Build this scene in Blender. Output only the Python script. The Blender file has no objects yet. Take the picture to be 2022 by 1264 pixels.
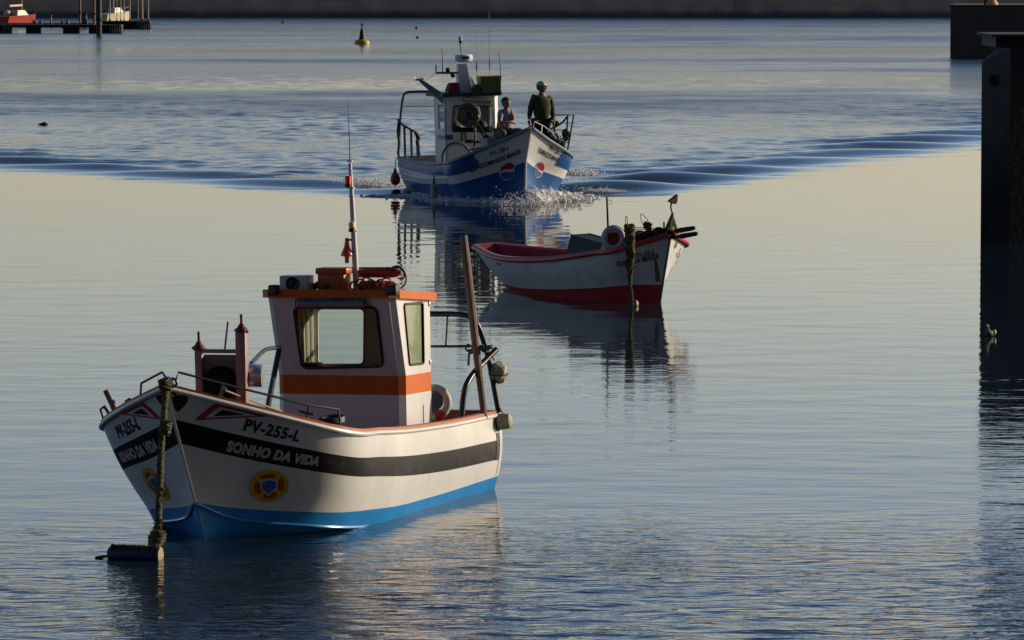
import bpy, bmesh, math, random
import numpy as np
from mathutils import Vector, Matrix
random.seed(7)
SC = bpy.context.scene
COL = SC.collection
R = math.radians

# ---------------------------------------------------------------- camera
CAM_H = 4.5
FPX = 9600.0                       # focal length in pixels of the 2022 px wide photograph
PITCH = math.atan(692 / 9600.0)
cam_d = bpy.data.cameras.new('camera')
cam_d.sensor_width = 36.0
cam_d.lens = 36.0 * FPX / 2022.0
cam_d.clip_start = 0.5
cam_d.clip_end = 6000.0
cam = bpy.data.objects.new('camera', cam_d)
COL.objects.link(cam)
cam.location = (0, 0, CAM_H)
cam.rotation_euler = (math.pi / 2 - PITCH, 0, 0)
SC.camera = cam

# ---------------------------------------------------------------- sky, sun, exposure
SUN_AZ = 71.0                      # clockwise from +Y (straight ahead) towards +X
SUN_EL = 15.0
world = bpy.data.worlds.new('World')
SC.world = world
world.use_nodes = True
nt = world.node_tree
bg = nt.nodes['Background']
sky = nt.nodes.new('ShaderNodeTexSky')
sky.sky_type = 'NISHITA'
sky.sun_disc = False
sky.sun_elevation = R(SUN_EL)
sky.sun_rotation = R(SUN_AZ)
sky.altitude = 0
sky.air_density = 1.0
sky.dust_density = 1.0
sky.ozone_density = 1.0
# sky rescaled to shape the fill: a paler, bluer band low down, brighter ahead, darker behind the camera
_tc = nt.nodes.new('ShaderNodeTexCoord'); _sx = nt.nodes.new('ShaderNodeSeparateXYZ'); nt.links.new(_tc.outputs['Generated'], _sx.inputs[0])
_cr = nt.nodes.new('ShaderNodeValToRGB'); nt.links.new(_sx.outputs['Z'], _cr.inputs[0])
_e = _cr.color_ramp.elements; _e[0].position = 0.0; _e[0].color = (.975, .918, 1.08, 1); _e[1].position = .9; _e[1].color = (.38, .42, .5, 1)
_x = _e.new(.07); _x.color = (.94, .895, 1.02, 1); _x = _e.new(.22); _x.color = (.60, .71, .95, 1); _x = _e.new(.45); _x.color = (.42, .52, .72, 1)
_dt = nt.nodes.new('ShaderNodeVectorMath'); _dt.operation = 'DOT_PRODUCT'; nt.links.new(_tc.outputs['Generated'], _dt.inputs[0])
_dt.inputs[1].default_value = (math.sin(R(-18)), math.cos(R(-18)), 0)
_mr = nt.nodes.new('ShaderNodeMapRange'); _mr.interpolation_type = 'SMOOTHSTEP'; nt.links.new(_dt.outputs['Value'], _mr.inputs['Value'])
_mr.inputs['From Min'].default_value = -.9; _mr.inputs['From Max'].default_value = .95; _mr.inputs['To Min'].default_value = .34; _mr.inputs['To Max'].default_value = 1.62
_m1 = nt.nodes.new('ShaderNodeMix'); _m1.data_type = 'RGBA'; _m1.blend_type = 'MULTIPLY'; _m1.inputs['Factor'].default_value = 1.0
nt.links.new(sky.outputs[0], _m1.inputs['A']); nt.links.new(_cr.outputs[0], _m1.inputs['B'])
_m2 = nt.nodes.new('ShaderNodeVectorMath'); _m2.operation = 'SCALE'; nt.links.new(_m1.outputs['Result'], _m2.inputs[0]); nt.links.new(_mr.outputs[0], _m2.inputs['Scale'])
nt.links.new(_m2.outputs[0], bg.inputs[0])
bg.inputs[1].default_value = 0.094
sun_d = bpy.data.lights.new('sun', 'SUN')
sun_d.energy = 4.2
sun_d.angle = R(0.5)
sun_d.color = (1.0, 0.86, 0.66)
sun = bpy.data.objects.new('sun', sun_d)
COL.objects.link(sun)
_sd = Vector((math.sin(R(SUN_AZ)) * math.cos(R(SUN_EL)), math.cos(R(SUN_AZ)) * math.cos(R(SUN_EL)), math.sin(R(SUN_EL))))
sun.rotation_euler = _sd.to_track_quat('Z', 'Y').to_euler()
SC.view_settings.view_transform = 'Standard'
SC.view_settings.look = 'None'
SC.view_settings.gamma = 1.0
SC.view_settings.exposure = 0.04
SC.cycles.max_bounces = 8
SC.cycles.glossy_bounces = 5
SC.cycles.transmission_bounces = 6
SC.cycles.caustics_reflective = True
SC.cycles.blur_glossy = 0.6
SC.cycles.sample_clamp_indirect = 3.0
SC.cycles.caustics_refractive = False

# ---------------------------------------------------------------- helpers: pixels <-> world
def ray(px, py):
    dx = (px - 1011) / FPX; dv = (632 - py) / FPX
    c, s = math.cos(PITCH), math.sin(PITCH)
    return Vector((dx, c + dv * s, dv * c - s))
def water_at(px, py):
    r = ray(px, py); t = -CAM_H / r.z
    return Vector((r.x * t, r.y * t, 0.0))
def at_y(px, py, y):
    r = ray(px, py); t = y / r.y
    return Vector((r.x * t, y, CAM_H + r.z * t))

# ---------------------------------------------------------------- materials
MATS = {}
def mat(name, col, rough=0.5, metal=0.0, var=0.12, vscale=6.0, bump=0.0, bscale=40.0, spec=0.5, col2=None,
        stretch=(1, 1, 1), thr=0.5, soft=0.25, coat=0.0, rvar=0.0):
    if name in MATS: return MATS[name]
    m = bpy.data.materials.new(name); m.use_nodes = True
    t = m.node_tree; b = t.nodes['Principled BSDF']
    tc = t.nodes.new('ShaderNodeTexCoord'); mp = t.nodes.new('ShaderNodeMapping')
    t.links.new(tc.outputs['Object'], mp.inputs[0]); mp.inputs['Scale'].default_value = stretch
    nz = t.nodes.new('ShaderNodeTexNoise'); nz.inputs['Scale'].default_value = vscale
    nz.inputs['Detail'].default_value = 6; nz.inputs['Roughness'].default_value = 0.65
    t.links.new(mp.outputs[0], nz.inputs['Vector'])
    cr = t.nodes.new('ShaderNodeValToRGB')
    c2 = col2 if col2 else tuple(c * (1 - var * 2.2) for c in col)
    cr.color_ramp.elements[0].position = max(0, thr - soft); cr.color_ramp.elements[1].position = min(1, thr + soft)
    cr.color_ramp.elements[0].color = (*c2, 1); cr.color_ramp.elements[1].color = (*col, 1)
    t.links.new(nz.outputs['Fac'], cr.inputs[0]); t.links.new(cr.outputs[0], b.inputs['Base Color'])
    b.inputs['Roughness'].default_value = rough; b.inputs['Metallic'].default_value = metal
    b.inputs['Specular IOR Level'].default_value = spec
    if coat: b.inputs['Coat Weight'].default_value = coat; b.inputs['Coat Roughness'].default_value = 0.08
    if rvar:
        mr = t.nodes.new('ShaderNodeMapRange'); mr.inputs['To Min'].default_value = rough - rvar; mr.inputs['To Max'].default_value = rough + rvar
        t.links.new(nz.outputs['Fac'], mr.inputs['Value']); t.links.new(mr.outputs[0], b.inputs['Roughness'])
    if bump:
        n2 = t.nodes.new('ShaderNodeTexNoise'); n2.inputs['Scale'].default_value = bscale; n2.inputs['Detail'].default_value = 4
        t.links.new(mp.outputs[0], n2.inputs['Vector'])
        bp = t.nodes.new('ShaderNodeBump'); bp.inputs['Strength'].default_value = bump; bp.inputs['Distance'].default_value = 0.01
        t.links.new(n2.outputs['Fac'], bp.inputs['Height']); t.links.new(bp.outputs[0], b.inputs['Normal'])
    MATS[name] = m
    return m

# ---------------------------------------------------------------- mesh builder
class MB:
    def __init__(s): s.v = []; s.f = []; s.m = []
    def add(s, vs, fs, mi=0):
        o = len(s.v); s.v += [tuple(p) for p in vs]
        s.f += [tuple(o + i for i in f) for f in fs]; s.m += [mi] * len(fs); return s
    def box(s, c, sz, rot=None, mi=0, bev=0.0):
        bm = bmesh.new(); bmesh.ops.create_cube(bm, size=1.0)
        bmesh.ops.scale(bm, vec=sz, verts=bm.verts)
        if bev: bmesh.ops.bevel(bm, geom=list(bm.edges), offset=bev, segments=2, affect='EDGES', profile=0.5)
        if rot is not None: bmesh.ops.rotate(bm, cent=(0, 0, 0), matrix=rot if isinstance(rot, Matrix) else Matrix.Rotation(rot, 3, 'Z'), verts=bm.verts)
        bmesh.ops.translate(bm, vec=c, verts=bm.verts)
        bm.verts.index_update(); s.add([v.co for v in bm.verts], [[v.index for v in f.verts] for f in bm.faces], mi); bm.free(); return s
    def tube(s, pts, r, n=8, mi=0, closed=False, cap=True):
        pts = [Vector(p) for p in pts]; k = len(pts)
        rs = r if isinstance(r, (list, tuple)) else [r] * k
        vs = []; up = None
        for i, p in enumerate(pts):
            a = pts[i - 1] if (i > 0 or closed) else p; b = pts[(i + 1) % k] if (i < k - 1 or closed) else p
            d = (b - a).normalized() if (b - a).length > 1e-9 else Vector((0, 0, 1))
            if up is None:
                up = Vector((0, 0, 1)) if abs(d.z) < 0.9 else Vector((1, 0, 0))
            x = up - d * up.dot(d)
            if x.length < 1e-6: x = d.orthogonal()
            x.normalize(); y = d.cross(x); up = x
            for j in range(n):
                t = 2 * math.pi * j / n
                vs.append(p + (x * math.cos(t) + y * math.sin(t)) * rs[i])
        fs = []
        for i in range(k if closed else k - 1):
            for j in range(n):
                a = i * n + j; b = i * n + (j + 1) % n; c = ((i + 1) % k) * n + (j + 1) % n; d = ((i + 1) % k) * n + j
                fs.append((a, b, c, d))
        if cap and not closed:
            fs.append(tuple(range(n))[::-1]); fs.append(tuple((k - 1) * n + j for j in range(n)))
        return s.add(vs, fs, mi)
    def lathe(s, prof, c=(0, 0, 0), axis=(0, 0, 1), n=20, mi=0, sc=(1, 1)):
        ax = Vector(axis).normalized(); x = ax.orthogonal().normalized(); y = ax.cross(x); c = Vector(c)
        if abs(ax.z) > 0.99: x = Vector((1, 0, 0)); y = Vector((0, 1, 0))
        vs = [c + ax * h + (x * math.cos(2 * math.pi * j / n) * sc[0] + y * math.sin(2 * math.pi * j / n) * sc[1]) * max(r, 1e-4) for r, h in prof for j in range(n)]
        fs = [(i * n + j, i * n + (j + 1) % n, (i + 1) * n + (j + 1) % n, (i + 1) * n + j) for i in range(len(prof) - 1) for j in range(n)]
        fs.append(tuple(range(n))[::-1]); fs.append(tuple((len(prof) - 1) * n + j for j in range(n)))
        return s.add(vs, fs, mi)
    def ball(s, c, r, n=14, mi=0):
        r = r if isinstance(r, (tuple, list)) else (r, r, r)
        bm = bmesh.new(); bmesh.ops.create_uvsphere(bm, u_segments=n, v_segments=max(6, n * 2 // 3), radius=1)
        bm.verts.index_update()
        s.add([(c[0] + v.co.x * r[0], c[1] + v.co.y * r[1], c[2] + v.co.z * r[2]) for v in bm.verts], [[v.index for v in f.verts] for f in bm.faces], mi); bm.free(); return s
    def prism(s, poly, z0, z1, fn=None, mi=0):
        """poly: 2-D outline; fn maps (a, b, h) to xyz"""
        fn = fn or (lambda a, b, h: (a, b, h)); n = len(poly)
        vs = [fn(a, b, z0) for a, b in poly] + [fn(a, b, z1) for a, b in poly]
        fs = [tuple(range(n))[::-1], tuple(range(n, 2 * n))] + [(i, (i + 1) % n, n + (i + 1) % n, n + i) for i in range(n)]
        return s.add(vs, fs, mi)
    def build(s, name, mats, parent=None, smooth=True, ang=35, recalc=True):
        me = bpy.data.meshes.new(name); me.from_pydata(s.v, [], s.f)
        mats = mats if isinstance(mats, (list, tuple)) else [mats]
        for m in mats: me.materials.append(m)
        me.polygons.foreach_set('material_index', s.m)
        if recalc:
            bm = bmesh.new(); bm.from_mesh(me); bmesh.ops.recalc_face_normals(bm, faces=bm.faces); bm.to_mesh(me); bm.free()
        if smooth:
            me.polygons.foreach_set('use_smooth', [True] * len(me.polygons))
            me.set_sharp_from_angle(angle=R(ang))
        me.update()
        o = bpy.data.objects.new(name, me); COL.objects.link(o)
        if parent is not None: o.parent = parent
        return o
def torus_pts(c, r, ax=(0, 0, 1), n=24, a0=0, a1=2 * math.pi, sc=(1, 1)):
    ax = Vector(ax).normalized(); x = ax.orthogonal().normalized(); y = ax.cross(x); c = Vector(c)
    closed = abs(a1 - a0 - 2 * math.pi) < 1e-6
    k = n if closed else n + 1
    return [c + (x * math.cos(a0 + (a1 - a0) * i / n) * sc[0] + y * math.sin(a0 + (a1 - a0) * i / n) * sc[1]) * r for i in range(k)]
def tag(o, label=None, cat=None, group=None, kind=None):
    if label: o['label'] = label
    if cat: o['category'] = cat
    if group: o['group'] = group
    if kind: o['kind'] = kind
    return o
def empty(name, loc=(0, 0, 0), rot=(0, 0, 0)):
    o = bpy.data.objects.new(name, None); COL.objects.link(o); o.location = loc; o.rotation_euler = rot; o.empty_display_size = 0.2
    return o
def cat(us, tab, u):
    us = np.array(us, float); tab = np.array(tab, float); n = len(us)
    m = np.gradient(tab, us)
    i = np.clip(np.searchsorted(us, u) - 1, 0, n - 2)
    h = us[i + 1] - us[i]; t = (u - us[i]) / h
    return (2 * t**3 - 3 * t**2 + 1) * tab[i] + (t**3 - 2 * t**2 + t) * h * m[i] + (-2 * t**3 + 3 * t**2) * tab[i + 1] + (t**3 - t**2) * h * m[i + 1]

# ---------------------------------------------------------------- a boat: pose, hull lines, decals
US = [0, .08, .2, .4, .7, 1.]
class Boat:
    def __init__(s, name, X, Y, th, roll, L, bG, zG, xB, bB, zB, xS=0.0, bC=None, zC=None, xC=0.0, stemw=0.03, Z=0.0):
        th, roll = R(th), R(roll)
        s.hx, s.hy = -math.sin(th), -math.cos(th)
        s.M = Matrix.Translation((X, Y, Z)) @ Matrix.Rotation(math.atan2(s.hy, s.hx), 4, 'Z') @ Matrix.Rotation(roll, 4, 'X')
        s.Mi = s.M.inverted(); s.L = L
        s.root = empty(name); s.root.matrix_world = s.M
        s.bG = [stemw] + list(bG); s.zG = zG; s.xB = xB; s.bB = [stemw * .8] + list(bB); s.zB = zB; s.xS = xS
        s.bC = [stemw * .6] + list(bC); s.zC = zC; s.xC = xC
    def loc(s, px, py, **kw):
        """boat-local point seen at pixel px,py on the local plane x=, y= or z="""
        o = s.Mi @ Vector((0, 0, CAM_H)); d = (s.Mi.to_3x3() @ ray(px, py))
        k, val = list(kw.items())[0]; i = 'xyz'.index(k)
        t = (val - o[i]) / d[i]
        return o + d * t
    def world_pt(s, p): return s.M @ Vector(p)
    def line(s, w, u, side):
        if w == 'G': return Vector((-s.L * u, side * float(cat(US, s.bG, u)), float(cat(US, s.zG, u))))
        if w == 'B': return Vector((-s.L * u - s.xB * (1 - u)**3 + s.xS * u**3, side * float(cat(US, s.bB, u)), float(cat(US, s.zB, u))))
        return Vector((-s.L * u - (s.xB + s.xC) * (1 - u)**3 + s.xS * 1.6 * u**3, side * float(cat(US, s.bC, u)), float(cat(US, s.zC, u))))
    def surf(s, u, v, side, off=0.0):
        """outer skin, v = 0 on the blue/boot line, 1 at the gunwale, -1 at the chine"""
        def P(u, v):
            if v >= 0:
                g = s.line('G', u, side); b = s.line('B', u, side)
                p = b.lerp(g, v); p.y += side * 0.035 * math.sin(math.pi * min(max(v, 0), 1)) * min(1, u * 6) ; return p
            b = s.line('B', u, side); c = s.line('C', u, side); return b.lerp(c, -v)
        p = P(u, v)
        if off:
            e = 1e-3
            du = P(min(u + e, 1.02), v) - P(max(u - e, 0.0), v); dv = P(u, v + e) - P(u, v - e)
            n = du.cross(dv); n.normalize()
            if n.y * side < 0: n = -n
            p = p + n * off
        return p
    def uv_metric(s, u, v, side):
        e = 0.01
        a = (s.surf(min(u + e, 1), v, side) - s.surf(max(u - e, 0), v, side)).length / (min(u + e, 1) - max(u - e, 0))
        b = (s.surf(u, v + e, side) - s.surf(u, v - e, side)).length / (2 * e)
        return a, b
    def hull(s, rows, nu=72, inner=0.05, deck=0.4, mats=None, keel=-0.3, cap_mi=3, in_mi=4, rowmat=None, transom_mi=0, cap_t=0.022, name='hull', matfn=None):
        """rows: list of v-functions of u from gunwale to chine"""
        us = [ (i / nu) ** 1.25 for i in range(nu + 1)]
        mb = MB()
        for side in (1, -1):
            grid = []
            for u in us:
                col = [s.surf(u, f(u), side) for f in rows]
                c = s.line('C', u, side); col.append(Vector((c.x - 0.02 - .30 * (1 - u) ** 3, c.y * 0.06, min(c.z, 0) + keel)))
                grid.append(col)
            nr = len(rows) + 1
            base = len(mb.v); mb.v += [tuple(p) for c in grid for p in c]
            for j in range(nr - 1):
                for i in range(nu):
                    mb.f.append((base + i * nr + j, base + i * nr + j + 1, base + (i + 1) * nr + j + 1, base + (i + 1) * nr + j))
                    mb.m.append(matfn(us[i], j) if matfn else rowmat[j])
            if side == 1: base1 = base
            else:
                for j in range(nr - 1):
                    mb.f.append((base1 + j, base + j, base + j + 1, base1 + j + 1)); mb.m.append(matfn(0, j) if matfn else rowmat[j])
            # inside skin and gunwale cap
            inn = []
            for u in us:
                g = s.line('G', u, side); w = min(inner, abs(g.y) * 0.6)
                uu = min(u, 1 - inner / s.L)
                gi = Vector((g.x - (0.06 if u < 0.02 else 0) + (inner if u > .999 else 0), g.y - side * w, g.z))
                b = s.line('B', u, side); k = (deck - b.z) / max(g.z - b.z, 1e-3); k = min(max(k, 0), 1)
                q = b.lerp(g, k); dk = Vector((q.x + (inner if u > .999 else 0) - (0.1 if u < 0.02 else 0), q.y - side * min(inner, abs(q.y) * .6), min(deck, g.z - .02) if k > 0 else q.z + .01))
                inn.append((g, gi, dk))
            o = len(mb.v)
            for g, gi, dk in inn:
                ol = Vector((0, side * 0.012, 0))
                mb.v += [tuple(g + ol + Vector((0, 0, -0.004))), tuple(g + ol + Vector((0, 0, cap_t))), tuple(gi + Vector((0, 0, cap_t))), tuple(gi), tuple(dk), (dk.x, 0, dk.z + 0.012)]
            for i in range(nu):
                for j in range(5):
                    mb.f.append((o + i * 6 + j, o + i * 6 + j + 1, o + (i + 1) * 6 + j + 1, o + (i + 1) * 6 + j))
                    mb.m.append(cap_mi if j < 3 else (in_mi if j == 3 else in_mi + 1))
        # transom, outside and inside
        g = s.line('G', 1, 1); b = s.line('B', 1, 1); c = s.line('C', 1, 1)
        if g.y > 0.02:
            pts = [g, b, c]
            pr = [Vector((p.x, p.y, p.z)) for p in pts]; pl = [Vector((p.x, -p.y, p.z)) for p in pts]
            kz = min(c.z, 0) + keel
            out = pr + [Vector((c.x - .02, c.y * .55, kz)), Vector((c.x - .02, -c.y * .55, kz))] + pl[::-1]
            mb.add(out, [tuple(range(len(out)))], transom_mi)
            mb.add([(g.x - .012, g.y, g.z + cap_t), (g.x - .012, -g.y, g.z + cap_t), (g.x + inner, -g.y + inner, g.z + cap_t), (g.x + inner, g.y - inner, g.z + cap_t),
                    (inn[-1][2].x, -g.y + inner, deck), (inn[-1][2].x, g.y - inner, deck)], [(0, 1, 2, 3)], cap_mi)
            mb.add([(g.x + inner, -g.y + inner, g.z + cap_t), (g.x + inner, g.y - inner, g.z + cap_t), (inn[-1][2].x, g.y - inner, deck), (inn[-1][2].x, -g.y + inner, deck)], [(0, 1, 2, 3)], in_mi)
            mb.add([(g.x - .012, g.y, g.z + cap_t), (g.x - .012, -g.y, g.z + cap_t), (g.x - .012, -g.y, g.z - .004), (g.x - .012, g.y, g.z - .004)], [(0, 1, 2, 3)], cap_mi)
        return mb.build(name, mats, s.root, ang=28, recalc=False)
    def rail_pts(s, u0, u1, side, n=24, dy=0.0, dz=0.0):
        return [s.line('G', u0 + (u1 - u0) * i / n, side) + Vector((0, side * dy, dz)) for i in range(n + 1)]
    def strip(s, side, fL, fR, off, nu=24, nv=8, thick=0.0):
        """painted patch: fL(t), fR(t) give (u, v) of its two ends for t in 0..1"""
        vs = []; fs = []
        for i in range(nu + 1):
            for j in range(nv + 1):
                a = fL(j / nv); b = fR(j / nv); k = i / nu
                vs.append(s.surf(a[0] + (b[0] - a[0]) * k, a[1] + (b[1] - a[1]) * k, side, off))
        for i in range(nu):
            for j in range(nv):
                fs.append((i * (nv + 1) + j, (i + 1) * (nv + 1) + j, (i + 1) * (nv + 1) + j + 1, i * (nv + 1) + j + 1))
        return vs, fs
    def decal(s, verts2, faces, u0, v0, side, off, flip=None, rot=0.0, scl=1.0, aspect=1.0):
        """2-D shape in metres laid onto the skin round (u0, v0); +x of the shape reads left to right from outside"""
        a, b = s.uv_metric(u0, v0, side)
        dirn = side   # port side: left is the bow, so +x runs aft (u grows)
        out = []
        for x, y in verts2:
            x, y = x * scl * aspect, y * scl
            x, y = x * math.cos(rot) - y * math.sin(rot), x * math.sin(rot) + y * math.cos(rot)
            out.append(s.surf(u0 + dirn * x / a, v0 + y / b, side, off))
        return out, faces
def refine(verts2, faces, maxlen):
    bm = bmesh.new(); vv = [bm.verts.new((x, y, 0)) for x, y in verts2]
    for f in faces:
        try: bm.faces.new([vv[i] for i in f])
        except ValueError: pass
    bmesh.ops.triangulate(bm, faces=bm.faces)
    for _ in range(6):
        e = [e for e in bm.edges if e.calc_length() > maxlen]
        if not e: break
        bmesh.ops.subdivide_edges(bm, edges=e, cuts=1); bmesh.ops.triangulate(bm, faces=bm.faces)
    bm.verts.index_update()
    r = [(v.co.x, v.co.y) for v in bm.verts], [tuple(v.index for v in f.verts) for f in bm.faces]; bm.free(); return r
def poly2(pts, maxlen=0.03): return refine(pts, [tuple(range(len(pts)))], maxlen)
def text2(body, h, shear=0.0, bold=0.0, space=1.0, narrow=1.0, maxlen=0.03):
    """centred text mesh with letter height h"""
    cu = bpy.data.curves.new('t', 'FONT'); cu.body = body; cu.size = h / 0.7; cu.shear = shear; cu.offset = bold
    cu.space_character = space; cu.resolution_u = 3; cu.align_x = 'CENTER'; cu.align_y = 'CENTER'
    o = bpy.data.objects.new('t', cu); COL.objects.link(o)
    dg = bpy.context.evaluated_depsgraph_get(); me = bpy.data.meshes.new_from_object(o.evaluated_get(dg))
    vs = [(v.co.x * narrow, v.co.y) for v in me.vertices]; fs = [tuple(p.vertices) for p in me.polygons]
    bpy.data.objects.remove(o); bpy.data.curves.remove(cu); bpy.data.meshes.remove(me)
    return refine(vs, fs, maxlen)

def rounded(pts, r, n=5):
    """polygon with rounded corners (2-D)"""
    out = []; k = len(pts)
    for i in range(k):
        p = Vector(pts[i]); a = Vector(pts[i - 1]); b = Vector(pts[(i + 1) % k])
        rr = r[i] if isinstance(r, (list, tuple)) else r
        if rr <= 0: out.append(tuple(p)); continue
        d1 = (a - p).normalized(); d2 = (b - p).normalized()
        s0 = p + d1 * rr; s1 = p + d2 * rr
        for j in range(n + 1):
            t = j / n; q = s0 * (1 - t)**2 + p * 2 * t * (1 - t) + s1 * t * t
            out.append((q.x, q.y))
    return out
def plate(mb, outer, holes, th, fn, mi=0):
    """flat plate with holes; fn(a, b, h)"""
    loops = [outer] + holes
    for h, flip in ((0, False), (th, True)):
        bm = bmesh.new(); es = []
        for lp in loops:
            vv = [bm.verts.new((a, b, 0)) for a, b in lp]
            es += [bm.edges.new((vv[i], vv[(i + 1) % len(vv)])) for i in range(len(vv))]
        bmesh.ops.triangle_fill(bm, use_beauty=True, use_dissolve=False, edges=es)
        bm.verts.index_update()
        mb.add([fn(v.co.x, v.co.y, h) for v in bm.verts], [tuple(v.index for v in f.verts) for f in bm.faces], mi); bm.free()
    for lp in loops:
        n = len(lp)
        mb.add([fn(a, b, 0) for a, b in lp] + [fn(a, b, th) for a, b in lp], [(i, (i + 1) % n, n + (i + 1) % n, n + i) for i in range(n)], mi)
    return mb
def frame_pts(lp, fn, h): return [fn(a, b, h) for a, b in lp]
def rope_wrap(mb, c, r, n, tr, ax=(0, 0, 1), h=0.05, mi=0, seed=1):
    rg = random.Random(seed); pts = []
    for i in range(n * 14):
        t = i / 14 * 2 * math.pi; k = i / (n * 14)
        rr = r * (1 + rg.uniform(-.12, .12)); pts.append(Vector((math.cos(t) * rr, math.sin(t) * rr, (k - .5) * h + rg.uniform(-.1, .1) * tr)))
    q = Vector((0, 0, 1)).rotation_difference(Vector(ax).normalized()).to_matrix()
    mb.tube([Vector(c) + q @ p for p in pts], tr, 5, mi); return mb
def catenary(a, b, sag, n=14):
    a, b = Vector(a), Vector(b)
    return [a.lerp(b, i / n) + Vector((0, 0, -sag * 4 * (i / n) * (1 - i / n))) for i in range(n + 1)]

UVC = {'fishing_boat 536 851 1': (0.1125, 0.8137), 'fishing_boat 540 898 1': (0.1187, 0.5786), 'fishing_boat 384 830 1': (0.0225, 0.7512), 'fishing_boat 424 796 1': (0.0471, 0.9542), 'fishing_boat 534 822 1': (0.1096, 0.9577), 'fishing_boat 531 960 1': (0.1208, 0.253), 'fishing_boat 352 792 1': (0.0083, 0.8911), 'fishing_boat 351 814 1': (0.005, 0.7899), 'fishing_boat 340 802 1': (0.0, 0.8321), 'fishing_boat 336 789 1': (0.0, 0.8893), 'fishing_boat 339 783 1': (0.0021, 0.9178), 'fishing_boat 345 783 1': (0.0058, 0.9262), 'fishing_boat 341 778 1': (0.0042, 0.944), 'fishing_boat 334 776 1': (0.0004, 0.9453), 'fishing_boat 350 773 1': (0.0096, 0.9768), 'fishing_boat 347 780 1': (0.0071, 0.9411), 'fishing_boat 356 780 1': (0.012, 0.9512), 'fishing_boat 368 781 1': (0.0183, 0.9601), 'fishing_boat 372 787 1': (0.02, 0.9375), 'fishing_boat 369 795 1': (0.0175, 0.897), 'fishing_boat 361 805 1': (0.012, 0.8423), 'fishing_boat.001 948 331 -1': (0.1437, 0.3405), 'fishing_boat.001 934 306 -1': (0.1584, 0.9047), 'fishing_boat.001 987 298 -1': (0.0879, 0.6696), 'fishing_boat.001 993 313 -1': (0.0821, 0.3821), 'fishing_boat.001 1003.5 337.5 -1': (0.0721, -0.056), 'fishing_boat.001 932 327 -1': (0.1629, 0.5125), 'rowing_boat 1273 501 -1': (0.0413, 0.7232), 'rowing_boat 1253 516 -1': (0.0625, 0.5964), 'rowing_boat 1294 512 -1': (0.0204, 0.5458), 'rowing_boat 1299 556 -1': (0.0104, 0.0661), 'fishing_boat.001 1096 298 1': (0.125, 0.7732), 'fishing_boat.001 1084 308 1': (0.11, 0.5256), 'fishing_boat.001 1063 334 1': (0.0946, 0.0113), 'rowing_boat 1341 493 1': (0.1387, 0.878), 'rowing_boat 1336 508 1': (0.1292, 0.6678)}
UVN = {}

# ================================================================ WATER
def fbm(x, y, sx, sy, seed, oct=3):
    """cheap value noise on arrays, -1..1"""
    rng = np.random.RandomState(seed); tot = 0; out = 0; a = 1.0
    for o in range(oct):
        T = rng.rand(64, 64)
        u = x * sx * 2**o + 100.3; v = y * sy * 2**o + 77.7
        iu = np.floor(u).astype(int); iv = np.floor(v).astype(int); fu = u - iu; fv = v - iv
        fu = fu * fu * (3 - 2 * fu); fv = fv * fv * (3 - 2 * fv)
        g = lambda i, j: T[i % 64, j % 64]
        n = (g(iu, iv) * (1 - fu) + g(iu + 1, iv) * fu) * (1 - fv) + (g(iu, iv + 1) * (1 - fu) + g(iu + 1, iv + 1) * fu) * fv
        out = out + a * (n * 2 - 1); tot += a; a *= 0.55
    return out / tot
def sstep(a, b, x):
    t = np.clip((x - a) / (b - a), 0, 1); return t * t * (3 - 2 * t)
def waves(x, y, n, l0, l1, slope, seed, dir0=90, spread=50):
    rng = np.random.RandomState(seed); h = 0 * x
    for _ in range(n):
        lam = l0 * (l1 / l0) ** rng.rand(); an = math.radians(dir0 + rng.randn() * spread); k = 2 * math.pi / lam
        h = h + slope / math.sqrt(n) / k * 1.41 * np.sin(k * (math.cos(an) * x + math.sin(an) * y) + rng.rand() * 6.28)
    return h
P0L = (0.0, 94.5); P0R = (0.9, 95.0)
DL = np.array([-12.4, 20.0]); DL /= np.hypot(*DL); DR = np.array([12.0, 38.0]); DR /= np.hypot(*DR)
def vmask(x, y):
    sL = (x - P0L[0]) * DL[0] + (y - P0L[1]) * DL[1]; nL = (x - P0L[0]) * DL[1] - (y - P0L[1]) * DL[0]   # nL > 0 : inside the V
    sR = (x - P0R[0]) * DR[0] + (y - P0R[1]) * DR[1]; nR = -((x - P0R[0]) * DR[1] - (y - P0R[1]) * DR[0])
    return sL, nL, sR, nR
def packet(x, y, P0, k, lam, s, n, w0, wg, amp, s0=1.0, s1=4.0, off=0.0, jit=0.0):
    w = w0 + wg * np.clip(s, 0, 60)
    env = np.exp(-((n - off * (1 + 0 * s)) / w) ** 2) * sstep(s0, s1, s)
    ph = 2 * math.pi / lam * ((x - P0[0]) * k[0] + (y - P0[1]) * k[1]) + jit * np.sin(s * 0.33)
    c = np.cos(ph)
    amp = amp * (.80 + .75 * fbm(x, y, .22, .12, int(lam * 10), 3))
    return amp * env * (c + 0.18 * np.cos(2 * ph)) / (1 + 0.012 * np.clip(s, 0, 80))
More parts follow.
